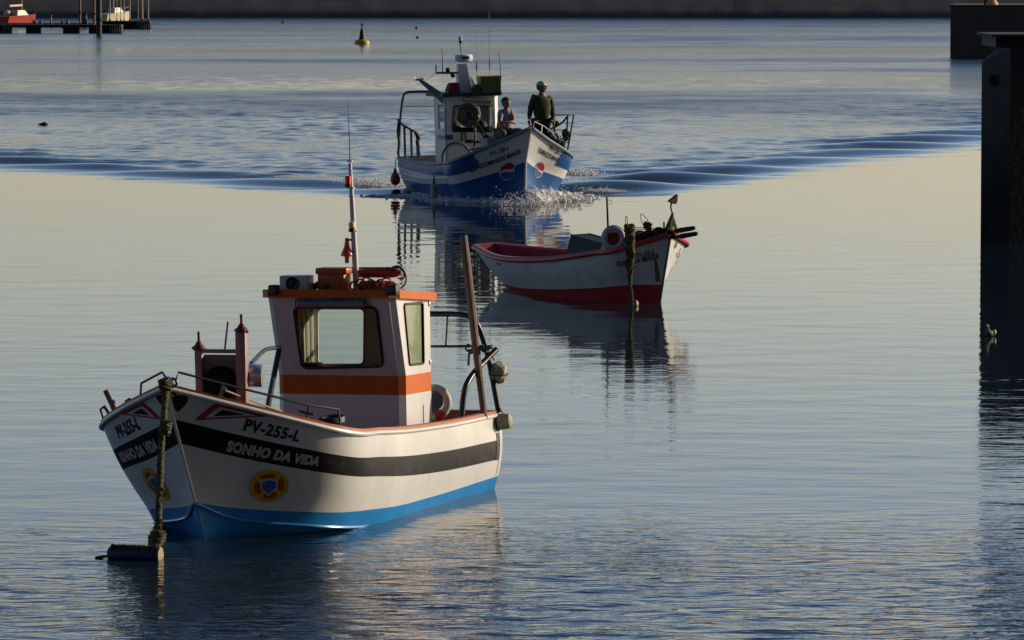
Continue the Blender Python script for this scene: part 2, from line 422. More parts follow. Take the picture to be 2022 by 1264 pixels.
def height(x, y):
    sL, nL, sR, nR = vmask(x, y)
    h = packet(x, y, P0L, (.20, .98), 3.5, sL, nL, 1.25, .035, .135, off=.5, jit=.5)
    h = h + packet(x, y, P0L, (.30, .954), 2.8, sL, nL, .9, .03, .045, off=2.8, jit=.9)
    h = h + packet(x, y, P0R, (.35, -.937), 4.05, sR, nR, 1.15, .022, .145, off=.6, jit=.4)
    h = h + packet(x, y, P0R, (.45, -.893), 2.9, sR, nR, .9, .03, .045, off=2.9, jit=.8)
    inside = sstep(0.2, 2.5, nL) * sstep(0.2, 2.5, nR)
    far = 1 - sstep(150, 230, y)
    patch = 0.55 + 0.55 * fbm(x, y, .12, .045, 5)
    # older wake further off on the left
    d2 = (y - (151 - .25 * (x + 14))) / 3.0
    h = h + .03 * np.exp(-d2**2) * np.cos(2 * math.pi / 3.1 * (x * .55 + y * .83)) * sstep(2, -3, x)
    chop = 1 + .9 * np.exp(-((x + 5 - (y - 110) * -.15) / 7.0) ** 2) * sstep(95, 104, y) * (1 - sstep(125, 160, y))
    h = h + inside * far * patch * chop * waves(x, y, 30, .45, 1.8, .085, 11)
    # calm basin: long faint undulation, livelier towards the quay
    calm = (1 - inside)
    h = h + calm * waves(x, y, 30, .35, 1.9, .0050, 3, 90, 30)
    nearw = sstep(43, 31, y)
    h = h + calm * (nearw ** 1.3) * (0.8 + .5 * fbm(x, y, .5, .2, 9)) * waves(x, y, 34, .22, .9, .068, 21, 88, 38)
    h = h + .0 * x
    edge = sstep(-58, -40, x) * sstep(58, 40, x)
    return h * edge * (1 - sstep(300, 420, y)), inside
def ripple(x, y):
    sL, nL, sR, nR = vmask(x, y)
    inside = sstep(-0.2, 2.0, nL - .3) * sstep(-0.2, 2.0, nR - .3)
    bands = fbm(x, y, .05, .06, 31, 4)
    r_in = np.clip(.62 + .75 * bands, .12, 1.3)
    nearw = sstep(42, 31, y)
    r_out = .02 + .075 * sstep(75, 50, y) + 1.5 * nearw * (0.85 + .55 * fbm(x, y, .6, .25, 8))
    return inside * r_in + (1 - inside) * r_out
def axis_pts(segs):
    out = [segs[0][0]]
    for a, b, d0, d1 in segs:
        p = a
        while p < b - 1e-6:
            k = (p - a) / (b - a); p = min(b, p + d0 + (d1 - d0) * k); out.append(p)
    return np.array(out)
_xh = axis_pts([(0, 5, .05, .055), (5, 16, .055, .09), (16, 60, .1, 2.5), (60, 900, 4, 120)])
_xs = np.concatenate([-_xh[:0:-1], _xh])
_ys = axis_pts([(-60, 26, 12, .3), (26, 60, .045, .07), (60, 100, .07, .10), (100, 150, .10, .16), (150, 300, .2, 1.5), (300, 480, 2, 8), (480, 1400, 10, 150)])
_X, _Y = np.meshgrid(_xs, _ys)
_H, _INS = height(_X, _Y)
_RP = ripple(_X, _Y)
ny, nx = _X.shape
me = bpy.data.meshes.new('water')
me.vertices.add(nx * ny)
me.vertices.foreach_set('co', np.stack([_X, _Y, _H], -1).astype(np.float32).ravel())
ii = np.arange(ny * nx).reshape(ny, nx)
q = np.stack([ii[:-1, :-1], ii[:-1, 1:], ii[1:, 1:], ii[1:, :-1]], -1).reshape(-1, 4).astype(np.int32)
me.loops.add(q.size); me.polygons.add(len(q))
me.loops.foreach_set('vertex_index', q.ravel())
me.polygons.foreach_set('loop_start', np.arange(0, q.size, 4, dtype=np.int32))
me.polygons.foreach_set('use_smooth', np.ones(len(q), bool))
me.update(calc_edges=True)
_bd = fbm(_X, _Y, .035, .075, 41, 3) + .55 * fbm(_X, _Y, .22, .30, 42, 3) + .45 * np.sin(_Y * .085 + _X * .02 + 2.2 * fbm(_X, _Y, .02, .03, 43, 2))
_RG = .016 + .010 * sstep(50, 33, _Y) + _INS * (.022 + .20 * np.clip(.38 + .62 * _bd, 0, 1) ** 1.5 * sstep(95, 170, _Y) + .03)
_RG = _RG + .06 * sstep(360, 440, _Y)
ag = me.attributes.new('rough_amount', 'FLOAT', 'POINT'); ag.data.foreach_set('value', _RG.astype(np.float32).ravel())
at = me.attributes.new('ripple', 'FLOAT', 'POINT'); at.data.foreach_set('value', _RP.astype(np.float32).ravel())
water = bpy.data.objects.new('water', me); COL.objects.link(water); water['kind'] = 'structure'
del _X, _Y, _H, _RP, ii, q
wm = bpy.data.materials.new('water'); wm.use_nodes = True
t = wm.node_tree; b = t.nodes['Principled BSDF']
b.inputs['Base Color'].default_value = (0.010, 0.022, 0.034, 1)
b.inputs['IOR'].default_value = 1.333; b.inputs['Specular IOR Level'].default_value = 0.5
geo = t.nodes.new('ShaderNodeNewGeometry'); att = t.nodes.new('ShaderNodeAttribute'); att.attribute_name = 'ripple'
def wnoise(sx, sy, det, dist, prev, rot=0.0):
    mp = t.nodes.new('ShaderNodeMapping'); mp.inputs['Scale'].default_value = (sx, sy, 1); mp.inputs['Rotation'].default_value = (0, 0, rot)
    t.links.new(geo.outputs['Position'], mp.inputs[0])
    nz = t.nodes.new('ShaderNodeTexNoise'); nz.inputs['Scale'].default_value = 1.0; nz.inputs['Detail'].default_value = det; nz.inputs['Distortion'].default_value = .3
    t.links.new(mp.outputs[0], nz.inputs['Vector'])
    mu = t.nodes.new('ShaderNodeMath'); mu.operation = 'MULTIPLY'; t.links.new(nz.outputs['Fac'], mu.inputs[0]); t.links.new(att.outputs['Fac'], mu.inputs[1])
    bp = t.nodes.new('ShaderNodeBump'); bp.inputs['Strength'].default_value = 1.0; bp.inputs['Distance'].default_value = dist
    t.links.new(mu.outputs[0], bp.inputs['Height'])
    if prev: t.links.new(prev.outputs[0], bp.inputs['Normal'])
    return bp
fs_ = t.nodes.new('ShaderNodeAttribute'); fs_.attribute_name = 'rough_amount'
fm = t.nodes.new('ShaderNodeMath'); fm.operation = 'SUBTRACT'; fm.use_clamp = True; t.links.new(fs_.outputs['Fac'], fm.inputs[0]); fm.inputs[1].default_value = .045
_mp = t.nodes.new('ShaderNodeMapping'); _mp.inputs['Scale'].default_value = (.55, .9, 1); t.links.new(geo.outputs['Position'], _mp.inputs[0])
_nz = t.nodes.new('ShaderNodeTexNoise'); _nz.inputs['Scale'].default_value = 1.0; _nz.inputs['Detail'].default_value = 5; _nz.inputs['Roughness'].default_value = .7; t.links.new(_mp.outputs[0], _nz.inputs['Vector'])
_mu = t.nodes.new('ShaderNodeMath'); _mu.operation = 'MULTIPLY'; t.links.new(_nz.outputs['Fac'], _mu.inputs[0]); t.links.new(fm.outputs[0], _mu.inputs[1])
b0 = t.nodes.new('ShaderNodeBump'); b0.inputs['Distance'].default_value = 1.3; t.links.new(_mu.outputs[0], b0.inputs['Height'])
b1 = wnoise(2.2, 6.0, 2, .030, b0, .06)
b2 = wnoise(7.0, 15.0, 2, .0085, b1, -.1)
t.links.new(b2.outputs[0], b.inputs['Normal'])
arg = t.nodes.new('ShaderNodeAttribute'); arg.attribute_name = 'rough_amount'; t.links.new(arg.outputs['Fac'], b.inputs['Roughness'])
me.materials.append(wm)

# ================================================================ FRONT BOAT (hull and poses of all three)
white = mat('white_paint', (.74, .73, .70), .38, var=.09, vscale=3.2, stretch=(1, 1, .22), bump=.14, bscale=7, coat=.25, rvar=.06)
band_black = mat('black_paint', (.008, .008, .008), .55, var=.1, vscale=7, col2=(.030, .028, .024), spec=.22, bump=.10, bscale=9, thr=.40, soft=.06)
blue_paint = mat('blue_paint', (.015, .24, .62), .4, var=.12, vscale=5, spec=.3, coat=.08, bump=.1, bscale=9)
orange_cap = mat('orange_cap_paint', (.50, .14, .05), .5, var=.15, vscale=9)
red_deck = mat('red_brown_deck', (.26, .065, .03), .6, var=.15, vscale=8, bump=.1)
B1 = Boat('fishing_boat', -2.668, 37.578, 19.44, 1.0, 5.025, [.50, 1.0, 1.02, .985, .945], [1.275, 1.096, .88, .77, .685, .65], .543,
          [.224, .72, .92, .88, .93], [.311, .244, .172, .115, .071, .099], 0.0, [.19, .66, .86, .84, .86], [.305, .165, .065, -.03, -.1, -.12], -.01, stemw=.014)
bt = lambda u: .717 - .137 * u
bb = lambda u: .51 - .24 * u
B1.hull([lambda u: 1, lambda u: .86, bt, lambda u: (bt(u) + bb(u)) / 2, bb, lambda u: bb(u) * .5, lambda u: 0, lambda u: -.5, lambda u: -1],
        rowmat=[0, 0, 1, 1, 0, 0, 2, 2, 2], mats=[white, band_black, blue_paint, orange_cap, red_deck, red_deck], deck=.38, keel=-.30)
for side in (1, -1):
    MB().tube([B1.line('C', i / 40 * .8, side) + Vector((0, side * .004, 0)) for i in range(41)], .013, 7).build('chine_strake', mat('blue_gloss', (.03, .24, .60), .25, coat=.6), B1.root)
tag(B1.root, 'white fishing boat with orange-striped cabin, black band and blue bottom moored nearest the camera', 'fishing boat')

blue2 = mat('second_blue', (.012, .115, .37), .4, var=.2, vscale=4, coat=.2)
white2 = mat('second_white', (.82, .82, .82), .4, var=.08, vscale=4, coat=.2, stretch=(1, 1, .5))
grey_in = mat('grey_inside', (.30, .29, .27), .6, var=.2)
bluecap = mat('blue_cap', (.05, .16, .24), .5)
B2 = Boat('fishing_boat', .401, 93.15, -15.85, 1.45, 5.766, [.453, 1.107, 1.189, 1.144, 1.15], [1.48, 1.243, .901, .767, .705, .739], .427,
          [.30, .98, 1.058, 1.06, 1.08], [.811, .661, .423, .346, .27, .285], 0, [.2, .7, .85, .9, .9], [.1, -.05, -.1, -.1, -.1, -.1], .1, stemw=.03)
B2.hull([lambda u: 1, lambda u: .84, lambda u: .67, lambda u: .5, lambda u: .33, lambda u: .17, lambda u: 0, lambda u: -.5, lambda u: -1], rowmat=[0, 0, 0, 0, 0, 0, 1, 1, 1], mats=[white2, blue2, blue2, bluecap, grey_in, grey_in], deck=.60, keel=-.4)
tag(B2.root, 'blue and white fishing boat under way with two people aboard, pushing up a bow wave', 'fishing boat')

red_paint = mat('red_paint', (.56, .05, .045), .45, var=.2, vscale=6, coat=.1)
white3 = mat('third_white', (.80, .82, .82), .5, var=.14, vscale=5, stretch=(1, 1, .3), bump=.15, bscale=12)
red_in = mat('red_inside', (.30, .02, .03), .55, var=.25, vscale=6)
B3 = Boat('rowing_boat', 2.166, 65.60, -34.8, 1.8, 4.46, [.53, .64, .73, .655, .18], [.935, .77, .69, .57, .51, .575], .21,
          [.24, .42, .52, .41, .06], [.24, .24, .19, .13, .075, .06], .54, [.15, .32, .42, .33, .04], [-.05, -.08, -.1, -.1, -.1, -.08], .08, stemw=.03)
B3.hull([lambda u: 1, lambda u: .84, lambda u: .67, lambda u: .5, lambda u: .33, lambda u: .17, lambda u: 0, lambda u: -.5, lambda u: -1], rowmat=[0, 0, 0, 0, 0, 0, 1, 1, 1], mats=[white3, red_paint, red_paint, red_paint, red_in, red_in], deck=.22, keel=-.25, inner=.04, cap_t=.03)
tag(B3.root, 'small open white boat with red gunwale and red bottom moored behind a weedy line', 'rowing boat')

# ---------------------------------------------------------------- front boat: paint on the hull
black_flat = mat('lettering_black', (.012, .012, .014), .5)
cream_text = mat('lettering_cream', (.60, .58, .50), .5, var=.2, vscale=20)
red_mark = mat('mark_red', (.42, .03, .025), .5)
yellow_mark = mat('mark_yellow', (.75, .42, .04), .5)
orange_mark = mat('mark_orange', (.48, .07, .015), .5)
blue_mark = mat('mark_blue', (.02, .14, .42), .5)
white_mark = mat('mark_white', (.62, .62, .60), .5)
PMATS = [black_flat, cream_text, red_mark, yellow_mark, orange_mark, blue_mark, white_mark]
class Decals(dict):
    def __missing__(s, k): s[k] = MB(); return s[k]
D1 = Decals()
def dec(boat, mb, shape, u, v, side, mi, off=.003, **k):
    vs, fs = boat.decal(shape[0], shape[1], u, v, side, off, **k); mb.add(vs, fs, mi)
def uv_at(boat, px, py, side):
    """the skin coordinates of a painted point (looked up, else searched)"""
    key = '%s %g %g %g' % (boat.root.name, px, py, side)
    if key in UVC: return UVC[key]
    best = None; vis = 1 if boat is B1 else -1
    for it, (du, dv, n) in enumerate(((.5, .5, 24), (.03, .05, 12), (.004, .006, 10))):
        cu, cv = (0.5, 0.5) if best is None else best[1:]
        cand = None
        for i in range(-n, n + 1):
            for j in range(-n, n + 1):
                u = cu + du * i / n; v = cv + dv * j / n
                if not (0 <= u <= (1 if side == vis else .16)): continue
                w = boat.M @ boat.surf(u, v, side) - Vector((0, 0, CAM_H))
                c, s = math.cos(PITCH), math.sin(PITCH)
                d = w.y * c - w.z * s; vv = w.y * s + w.z * c
                e = (1011 + FPX * w.x / d - px)**2 + (632 - FPX * vv / d - py)**2
                if cand is None or e < cand[0]: cand = (e, u, v)
        best = cand
    UVN[key] = (round(best[1], 4), round(best[2], 4)); return best[1], best[2]
def px_poly(boat, mb, pts, side, mi, off=.003, maxlen=.02):
    uv = [uv_at(boat, x, y, side) for x, y in pts]
    vs, fs = poly2(uv, maxlen); mb.add([boat.surf(a, b, side, off) for a, b in vs], fs, mi)
    return uv
for side in (1, -1):
    # number and name
    if side == 1: un, vn, us_, vs_ = uv_at(B1, 536, 851, 1) + uv_at(B1, 540, 898, 1)
    dec(B1, D1['registration_number', side], text2('PV-255-L', .108, .30, .006, 1.12, .76), un, vn, side, 0)
    dec(B1, D1['boat_name', side], text2('SONHO DA VIDA', .090, .28, .008, 1.08, .76), us_, vs_, side, 1, off=.0045)
    # warning triangles
    tr = [uv_at(B1, x, y, 1) for x, y in ((384, 830), (424, 796), (534, 822))] if side == 1 else tr
    cx = sum(a for a, b in tr) / 3; cy = sum(b for a, b in tr) / 3
    for k, m_, o_ in ((1.0, 2, .003), (.66, 6, .0045), (.40, 0, .006)):
        q = [(cx + (a - cx) * k, cy + (b - cy) * k) for a, b in tr]
        vs, fs = poly2(q, .02); D1['triangle_mark', side].add([B1.surf(a, b, side, o_) for a, b in vs], fs, m_)
    # round emblem: yellow ring, red and yellow quarters, white-edged blue shield
    if side == 1: ue, ve = uv_at(B1, 531, 960, 1)
    circ = lambda r, n=40: poly2([(r * math.cos(2 * math.pi * i / n), r * math.sin(2 * math.pi * i / n)) for i in range(n)], .03)
    dec(B1, D1['round_emblem', side], circ(.162), ue, ve, side, 3, off=.003); dec(B1, D1['round_emblem', side], circ(.124), ue, ve, side, 4, off=.004)
    for k in range(4):
        a = math.pi / 4 + k * math.pi / 2 + .3
        dec(B1, D1['round_emblem', side], poly2([(.125 * math.cos(a + d), .125 * math.sin(a + d)) for d in (-.2, 0, .2)] + [(0, 0)], .03), ue, ve, side, 3, off=.005)
    sh_ = [(-.075, .06), (0, .085), (.075, .06), (.07, -.02), (0, -.095), (-.07, -.02)]
    dec(B1, D1['round_emblem', side], poly2(sh_, .03), ue, ve, side, 6, off=.006, rot=.15); dec(B1, D1['round_emblem', side], poly2(sh_, .03), ue, ve, side, 5, off=.0075, scl=.76, rot=.15)
    # upturned spade on the bow
    if side == 1: up, vp = uv_at(B1, 352, 792, 1)
    sp = [(0, -.085)] + [(.085 * math.sin(t) ** 1.0 * (1 if t < 2.6 else .9), -.085 + .15 * (1 - math.cos(t)) / 2) for t in [i * math.pi / 9 for i in range(1, 9)]] + [(.018, .045), (.05, .085), (0, .075)]
    if side == 1:
        pl = [(x, y) for x, y in ((351, 814), (340, 802), (336, 789), (339, 783), (345, 783), (341, 778), (334, 776), (350, 773), (347, 780), (356, 780), (368, 781), (372, 787), (369, 795), (361, 805))]
        spuv = [uv_at(B1, x, y, 1) for x, y in pl]
    vs, fs = poly2(spuv, .012); D1['spade_mark', side].add([B1.surf(max(a, .002), b, side, .003) for a, b in vs], fs, 0)
    # black upright at the end of the band
    vs, fs = B1.strip(side, lambda t: (.972, bb(1) + .0 + t * (.70 - bb(1))), lambda t: (.984, bb(1) + t * (.70 - bb(1))), .003, 3, 8); D1['band_end', side].add(vs, fs, 0)
    vs, fs = B1.strip(side, lambda t: (.987, .02 + t * .95), lambda t: (1.0, .02 + t * .95), .003, 3, 8); D1['corner_strip', side].add(vs, fs, 6)
for (nm, sd), m_ in D1.items(): m_.build(nm, PMATS, B1.root, ang=60, recalc=False)
# rub rail (white half-round below the cap) and stem post
for side in (1, -1):
    MB().tube(B1.rail_pts(0.0, 1.0, side, 60, .012, -.018), .018, 8).build('rub_rail', white, B1.root)
_p = []
for k in range(13):
    v = 1.03 - k / 12 * 2.0; q = B1.surf(0.0, min(v, 1), 1); _p.append((q.x + .004, 0, q.z + (v - 1) * .9 if v > 1 else q.z))
MB().tube(_p, .014, 8).build('stem_post', white, B1.root)

# ---------------------------------------------------------------- front boat: cabin
cabw = mat('cabin_white', (.68, .66, .67), .38, var=.10, vscale=9, stretch=(1, 1, .12), thr=.36, soft=.12, bump=.06, bscale=5, coat=.3)
cabin_or = mat('cabin_orange', (.62, .125, .006), .5, var=.08, vscale=6, spec=.3, bump=.06, bscale=6)
rubber = mat('rubber_black', (.012, .012, .013), .55, bump=.1)
dark_metal = mat('dark_metal', (.030, .030, .032), .42, metal=.2, bump=.1)
steel = mat('steel', (.80, .78, .84), .28, metal=.75, var=.1, bump=.05)
glass = bpy.data.materials.new('window_glass'); glass.use_nodes = True
_b = glass.node_tree.nodes['Principled BSDF']; _b.inputs['Base Color'].default_value = (.72, .80, .76, 1); _b.inputs['Transmission Weight'].default_value = 1.0
_b.inputs['Roughness'].default_value = .02; _b.inputs['IOR'].default_value = 1.0 + .45; 
green_glass = mat('green_pane', (.30, .36, .20), .25, var=.35, vscale=14, spec=.6, col2=(.16, .22, .12), coat=.6, stretch=(1, 1, .5))  # opaque pane mottled in two greens
cabin = empty('cabin', (0, 0, 0)); cabin.parent = B1.root
XF, XT, ZK, ZT = -3.57, -3.36, 1.08, 1.755
YS, YP, CH = -.475, .575, .05
XA = -4.22; ZB = .385
def f_up(y, z, h):  # tilted upper front; h inwards
    return (XF + (XT - XF) * (z - ZK) / (ZT - ZK) - h, y, z)
def f_lo(y, z, h): return (XF - h, y, z)
def slope(x): return .022 * (x - XF)     # cabin settles slightly aft
walls = MB()
def tri_px(px, py):
    best = None
    o = B1.Mi @ Vector((0, 0, CAM_H)); d = B1.Mi.to_3x3() @ ray(px, py)
    p0 = Vector((XF, 0, ZK)); n = Vector((ZT - ZK, 0, -(XT - XF)))
    t = (p0 - o).dot(n) / d.dot(n); q = o + d * t; return (q.y, q.z)
win = rounded([tri_px(*p) for p in ((580, 607), (744, 607), (757, 723), (597, 727))], .055)
plate(walls, [(YS, ZK), (YP, ZK), (YP + .005, ZT), (YS, ZT)], [win], .025, f_up)
orz = .918
walls.add([f_lo(YS, ZB, 0), f_lo(YP, ZB, 0), f_lo(YP, orz, 0), f_lo(YS, orz, 0)], [(0, 1, 2, 3)], 0)
walls.add([f_lo(YS, orz, 0), f_lo(YP, orz, 0), f_lo(YP, ZK, 0), f_lo(YS, ZK, 0)], [(0, 1, 2, 3)], 1)
for sgn, yw in ((1, YP), (-1, YS)):
    yo = yw + sgn * CH; xo = CH * .9
    def side_fn(x, z, h, yo=yo, sgn=sgn): return (x, yo - sgn * h, z + slope(x) * (z > ZB + .01))
    def chx(z): return XF if z <= ZK else XF + (XT - XF) * (z - ZK) / (ZT - ZK)
    # chamfer strip
    for (za, zb, mi) in ((ZB, orz, 0), (orz, ZK, 1), (ZK, ZT, 0)):
        walls.add([(chx(za), yw, za), (chx(za) - xo, yo, za), (chx(zb) - xo, yo, zb), (chx(zb), yw, zb)], [(0, 1, 2, 3)], mi)
    if sgn == 1:
        def sp_px(px, py):
            q = B1.loc(px, py, y=yo); return (q.x, q.z - slope(q.x))
        sw = rounded([sp_px(*p) for p in ((797, 601), (834, 598), (836, 718), (808, 721))], .03)
    plate(walls, [(XF - xo, ZK), (XA, ZK), (XA, ZT), (XT - xo, ZT)], [sw], .02, side_fn)
    for (za, zb, mi) in ((ZB, orz, 0), (orz, ZK, 1)):
        walls.add([side_fn(XF - xo, za, 0), side_fn(XA, za, 0), side_fn(XA, zb, 0), side_fn(XF - xo, zb, 0)], [(0, 1, 2, 3)], mi)
    # seam, hinges and latch, gasket, pane
    if sgn == 1:
        sm_ = MB()
        for zz in ((.42, .80),): sm_.box(((XF + XA) / 2 - .12, yo + .002, (zz[0] + zz[1]) / 2), (.006, .006, zz[1] - zz[0]))
        sm_.box(((XF + XA) / 2 - .12, yo + .006, .60), (.018, .012, .05), bev=.003)
        sm_.build('side_seam', mat('seam_grey', (.12, .11, .10), .7), cabin)
        for zz in (1.15, 1.65): MB().box((XA + .02, yo + .006, zz), (.03, .012, .04), bev=.003).build('hinge', steel, cabin)
    g = MB().tube(frame_pts(sw, side_fn, -.004), .010, 6, closed=True)
    fr = g.build('side_window_frame', rubber, cabin)
    MB().prism(sw, .006, .012, side_fn).build('side_window_pane', green_glass if sgn == 1 else glass, cabin)
# back wall with the big opening seen through the front window
def back_fn(y, z, h): return (XA + h, y, z - .014)
bk = rounded([(-.10, 1.20), (.235, 1.20), (.235, 1.66), (-.10, 1.66)], .045)
_bo = [[(YS - CH + .01, ZB + .02), (YP + CH - .01, ZB + .02), (YP + CH - .01, ZT - .01), (YS - CH + .01, ZT - .01)]]
def back_px(px, py):
    q = B1.loc(px, py, x=XA); return (q.y, q.z + .014)
bk = rounded([back_px(*p) for p in ((629, 609), (722, 609), (721, 719), (630, 719))], .05)
plate(walls, _bo[0], [bk], .03, back_fn)
walls.build('cabin_wall', [cabw, cabin_or], cabin, smooth=False)
MB().tube(frame_pts(win, f_up, -.006), .012, 6, closed=True).build('front_window_frame', rubber, cabin)
MB().prism(win, .010, .015, f_up).build('front_window_pane', glass, cabin)
MB().tube(frame_pts(bk, back_fn, .03), .008, 6, closed=True).build('rear_window_frame', mat('pale_trim', (.4, .42, .38), .5), cabin)
# curtain folds and seat inside, seen through the front pane
cur = MB()
for i in range(5): cur.tube([(XF - .12 - .1 * i, YS + .03, ZK + .02), (XF - .12 - .1 * i, YS + .03, ZT - .03)], .05, 12)
cur.build('curtain', mat('curtain', (.46, .47, .36), .9, var=.12, vscale=5), cabin)
MB().box((XF - .2, YS + .17, ZK - .02), (.16, .2, .22), bev=.02).build('red_seat_back', mat('seat_red', (.20, .03, .03), .6), cabin)
# roof slab with a slight fall aft
rf = MB()
ro = [(XT + .05, YS - .02), (XT + .05, YP + .02), (XT - .03, YP + CH + .045), (XA - .05, YP + CH + .045), (XA - .05, YS - CH - .045), (XT - .03, YS - CH - .045)]
def roof_fn(x, y, h): return (x, y, ZT + h + .085 * (x - XT))
rf.prism([(x, y) for x, y in ro], -.005, .062, roof_fn)
rf.build('roof', cabin_or, cabin, smooth=False)
RZ = lambda x: ZT + .062 + .085 * (x - XT)
# corner lamps
for px, sz in ((541, .08), (775, .10)):
    q = B1.loc(px, 573, x=XT + .06)
    m = MB().box((q.x, q.y, q.z), (.09, sz, .088), bev=.012)
    l = m.build('corner_lamp', rubber, cabin)
    MB().lathe([(.0, .047), (.03, .046), (.032, .035)], (q.x, q.y, q.z), (1, 0, 0), 14).build('lens', mat('lamp_lens', (.05, .05, .06), .1), l)
# rolled blind above the window with its bracket
q0 = B1.loc(589, 601, x=XT + .03); q1 = B1.loc(719, 601, x=XT + .03)
rb = MB().tube([q0, q1], .032, 14).build('rolled_blind', mat('blind_grey', (.20, .20, .22), .5, var=.1), cabin)
br = MB()
a0 = B1.loc(583, 605, x=XT + .02); a1 = B1.loc(584, 592, x=XT + .02); a2 = B1.loc(720, 590, x=XT + .02); a3 = B1.loc(727, 604, x=XT + .02)
br.tube([a0, a1, a2, a3], .009, 6)
for k in (.1, .5, .88): br.box(a1.lerp(a2, k), (.02, .03, .03))
br.build('blind_bracket', mat('bracket_blue', (.10, .16, .24), .5), rb)

# ---------------------------------------------------------------- on the cabin roof
def on_roof(px, y=None, x=-3.6): 
    q = B1.loc(px, 560, x=x); return q.y
def thing1(name, label, category, loc, group=None):
    o = empty(name); o.matrix_world = B1.M @ Matrix.Translation(loc); tag(o, label, category, group); return o
# horn loudspeaker box
x = -3.52; ya, yb_ = on_roof(559, x=x), on_roof(613, x=x); yc = (ya + yb_) / 2; w = yb_ - ya
sp = thing1('speaker_box', 'white box with a round black loudspeaker on the cabin roof of the nearest boat', 'loudspeaker', (x, yc, RZ(x)))
sb = MB().box((0, 0, .062), (.17, w, .125), bev=.008).build('cabinet', mat('box_white', (.60, .58, .56), .5, var=.15, vscale=12), sp)
MB().lathe([(.058, 0), (.060, .012), (.052, .016), (.03, .004), (.012, .012), (0, .014)], (.085, -.005, .058), (1, 0, 0), 22).build('speaker_cone', rubber, sp)
# orange lidded box
x = -3.60; y0, y1 = on_roof(632, x=x), on_roof(697, x=x); yc = (y0 + y1) / 2
ob = thing1('lidded_box', 'orange lidded box on the cabin roof beside the white mast', 'storage box', (x, yc, RZ(x)))
oplastic = mat('orange_plastic', (.50, .09, .015), .45, var=.12, vscale=10, bump=.1)
hb = B1.loc(665, 527, x=x).z - RZ(x)
bx_ = MB().box((0, -.02, hb * .36), (.16, .24, hb * .72), bev=.006).build('body', oplastic, ob)
MB().box((0, -.012, hb * .84), (.19, .285, hb * .26), bev=.01).build('lid', oplastic, ob)
MB().tube([(.10, .0, hb * 1.0), (.10, .02, hb * .6), (.105, .05, hb * .25), (.11, .07, .01)], .006, 5).build('strap', mat('strap', (.35, .2, .06), .6), ob)
MB().ball((.09, -.06, hb * .2), (.01, .04, .025), 8).build('green_patch', mat('green_patch', (.03, .07, .035), .7), ob)
# small red coil between
rc = thing1('rope_heap', 'small dark red rope heap between the white speaker box and the orange box', 'rope', (-3.62, on_roof(624), RZ(-3.62)))
m = MB()
for i in range(5): rope_wrap(m, (random.uniform(-.03, .03), random.uniform(-.04, .04), .02 + .011 * i), .035, 2, .007, (random.uniform(-.4, .4), random.uniform(-.3, .3), 1), .02, seed=i)
m.build('coil', mat('rope_dark_red', (.16, .04, .03), .8), rc)
# life-raft canisters and ropes
x = -3.74; y0, y1 = on_roof(703, x=x), on_roof(793, x=x)
zc = RZ(x); H2 = B1.loc(750, 527, x=x).z - zc
cn = thing1('red_canister', 'upper of two stacked red canisters lashed on the cabin roof', 'canister', (x, (y0 + y1) / 2, zc), 'canisters lashed on the cabin roof')
redp = mat('canister_red', (.38, .025, .015), .4, var=.15, coat=.2)
L2 = (y1 - y0) / 2
prof = [(.0, -L2), (.02, -L2), (.044, -L2 + .02), (.046, -L2 + .06), (.046, L2 - .1), (.04, L2 - .04), (.012, L2), (0, L2)]
MB().lathe(prof, (0, 0, H2 - .047), (0, 1, 0), 18).build('shell', redp, cn)
cn2 = thing1('red_canister', 'lower of two stacked red canisters lashed on the cabin roof', 'canister', (x, (y0 + y1) / 2, zc), 'canisters lashed on the cabin roof')
MB().lathe([(r * .95, h * .85) for r, h in prof], (.02, .0, .045), (0, 1, 0), 18).build('shell', redp, cn2)
rp = thing1('rope_coil', 'tangled pale and orange rope looped over the red canisters', 'rope', (x + .05, 0, zc))
m = MB(); rg = random.Random(3)
for i in range(5): rope_wrap(m, (.03, on_roof(722 + 9 * i, x=x), .03 + .02 * (i % 3)), .032, 2, .0065, (1, rg.uniform(-.6, .6), rg.uniform(-.4, .4)), .02, seed=i)
m.build('pale_loops', mat('rope_pale', (.40, .34, .22), .8, var=.3, vscale=30), rp)
m = MB()
for i in range(6): rope_wrap(m, (.04, on_roof(706 + 13 * i, x=x), .05 + .02 * (i % 3)), .034, 2, .007, (1, rg.uniform(-.7, .7), rg.uniform(-.6, .6)), .025, seed=i + 9)
m.build('orange_loops', mat('rope_orange', (.5, .10, .03), .8, var=.3, vscale=30), rp)
m = MB()
def rpx(pts, xx): return [Vector(B1.loc(a, b, x=xx)) - Vector((x + .05, 0, zc)) for a, b in pts]
def smooth_pts(p, it=2):
    for _ in range(it):
        q = [p[0]]
        for a, b in zip(p[:-1], p[1:]): q += [a.lerp(b, .25), a.lerp(b, .75)]
        q.append(p[-1]); p = q
    return p
for pts in (((772, 540), (776, 527), (786, 524), (797, 533), (803, 548), (800, 562), (790, 570)), ((780, 528), (792, 529), (799, 541), (797, 552), (786, 549)), ((768, 541), (771, 530), (780, 525), (783, 535), (778, 545), (768, 546)), ((757, 538), (764, 527), (772, 531), (769, 541))):
    m.tube(smooth_pts(rpx(pts, x + .03)), .007, 6)
m.build('black_loops', mat('hose_dark', (.05, .045, .035), .6), rp)

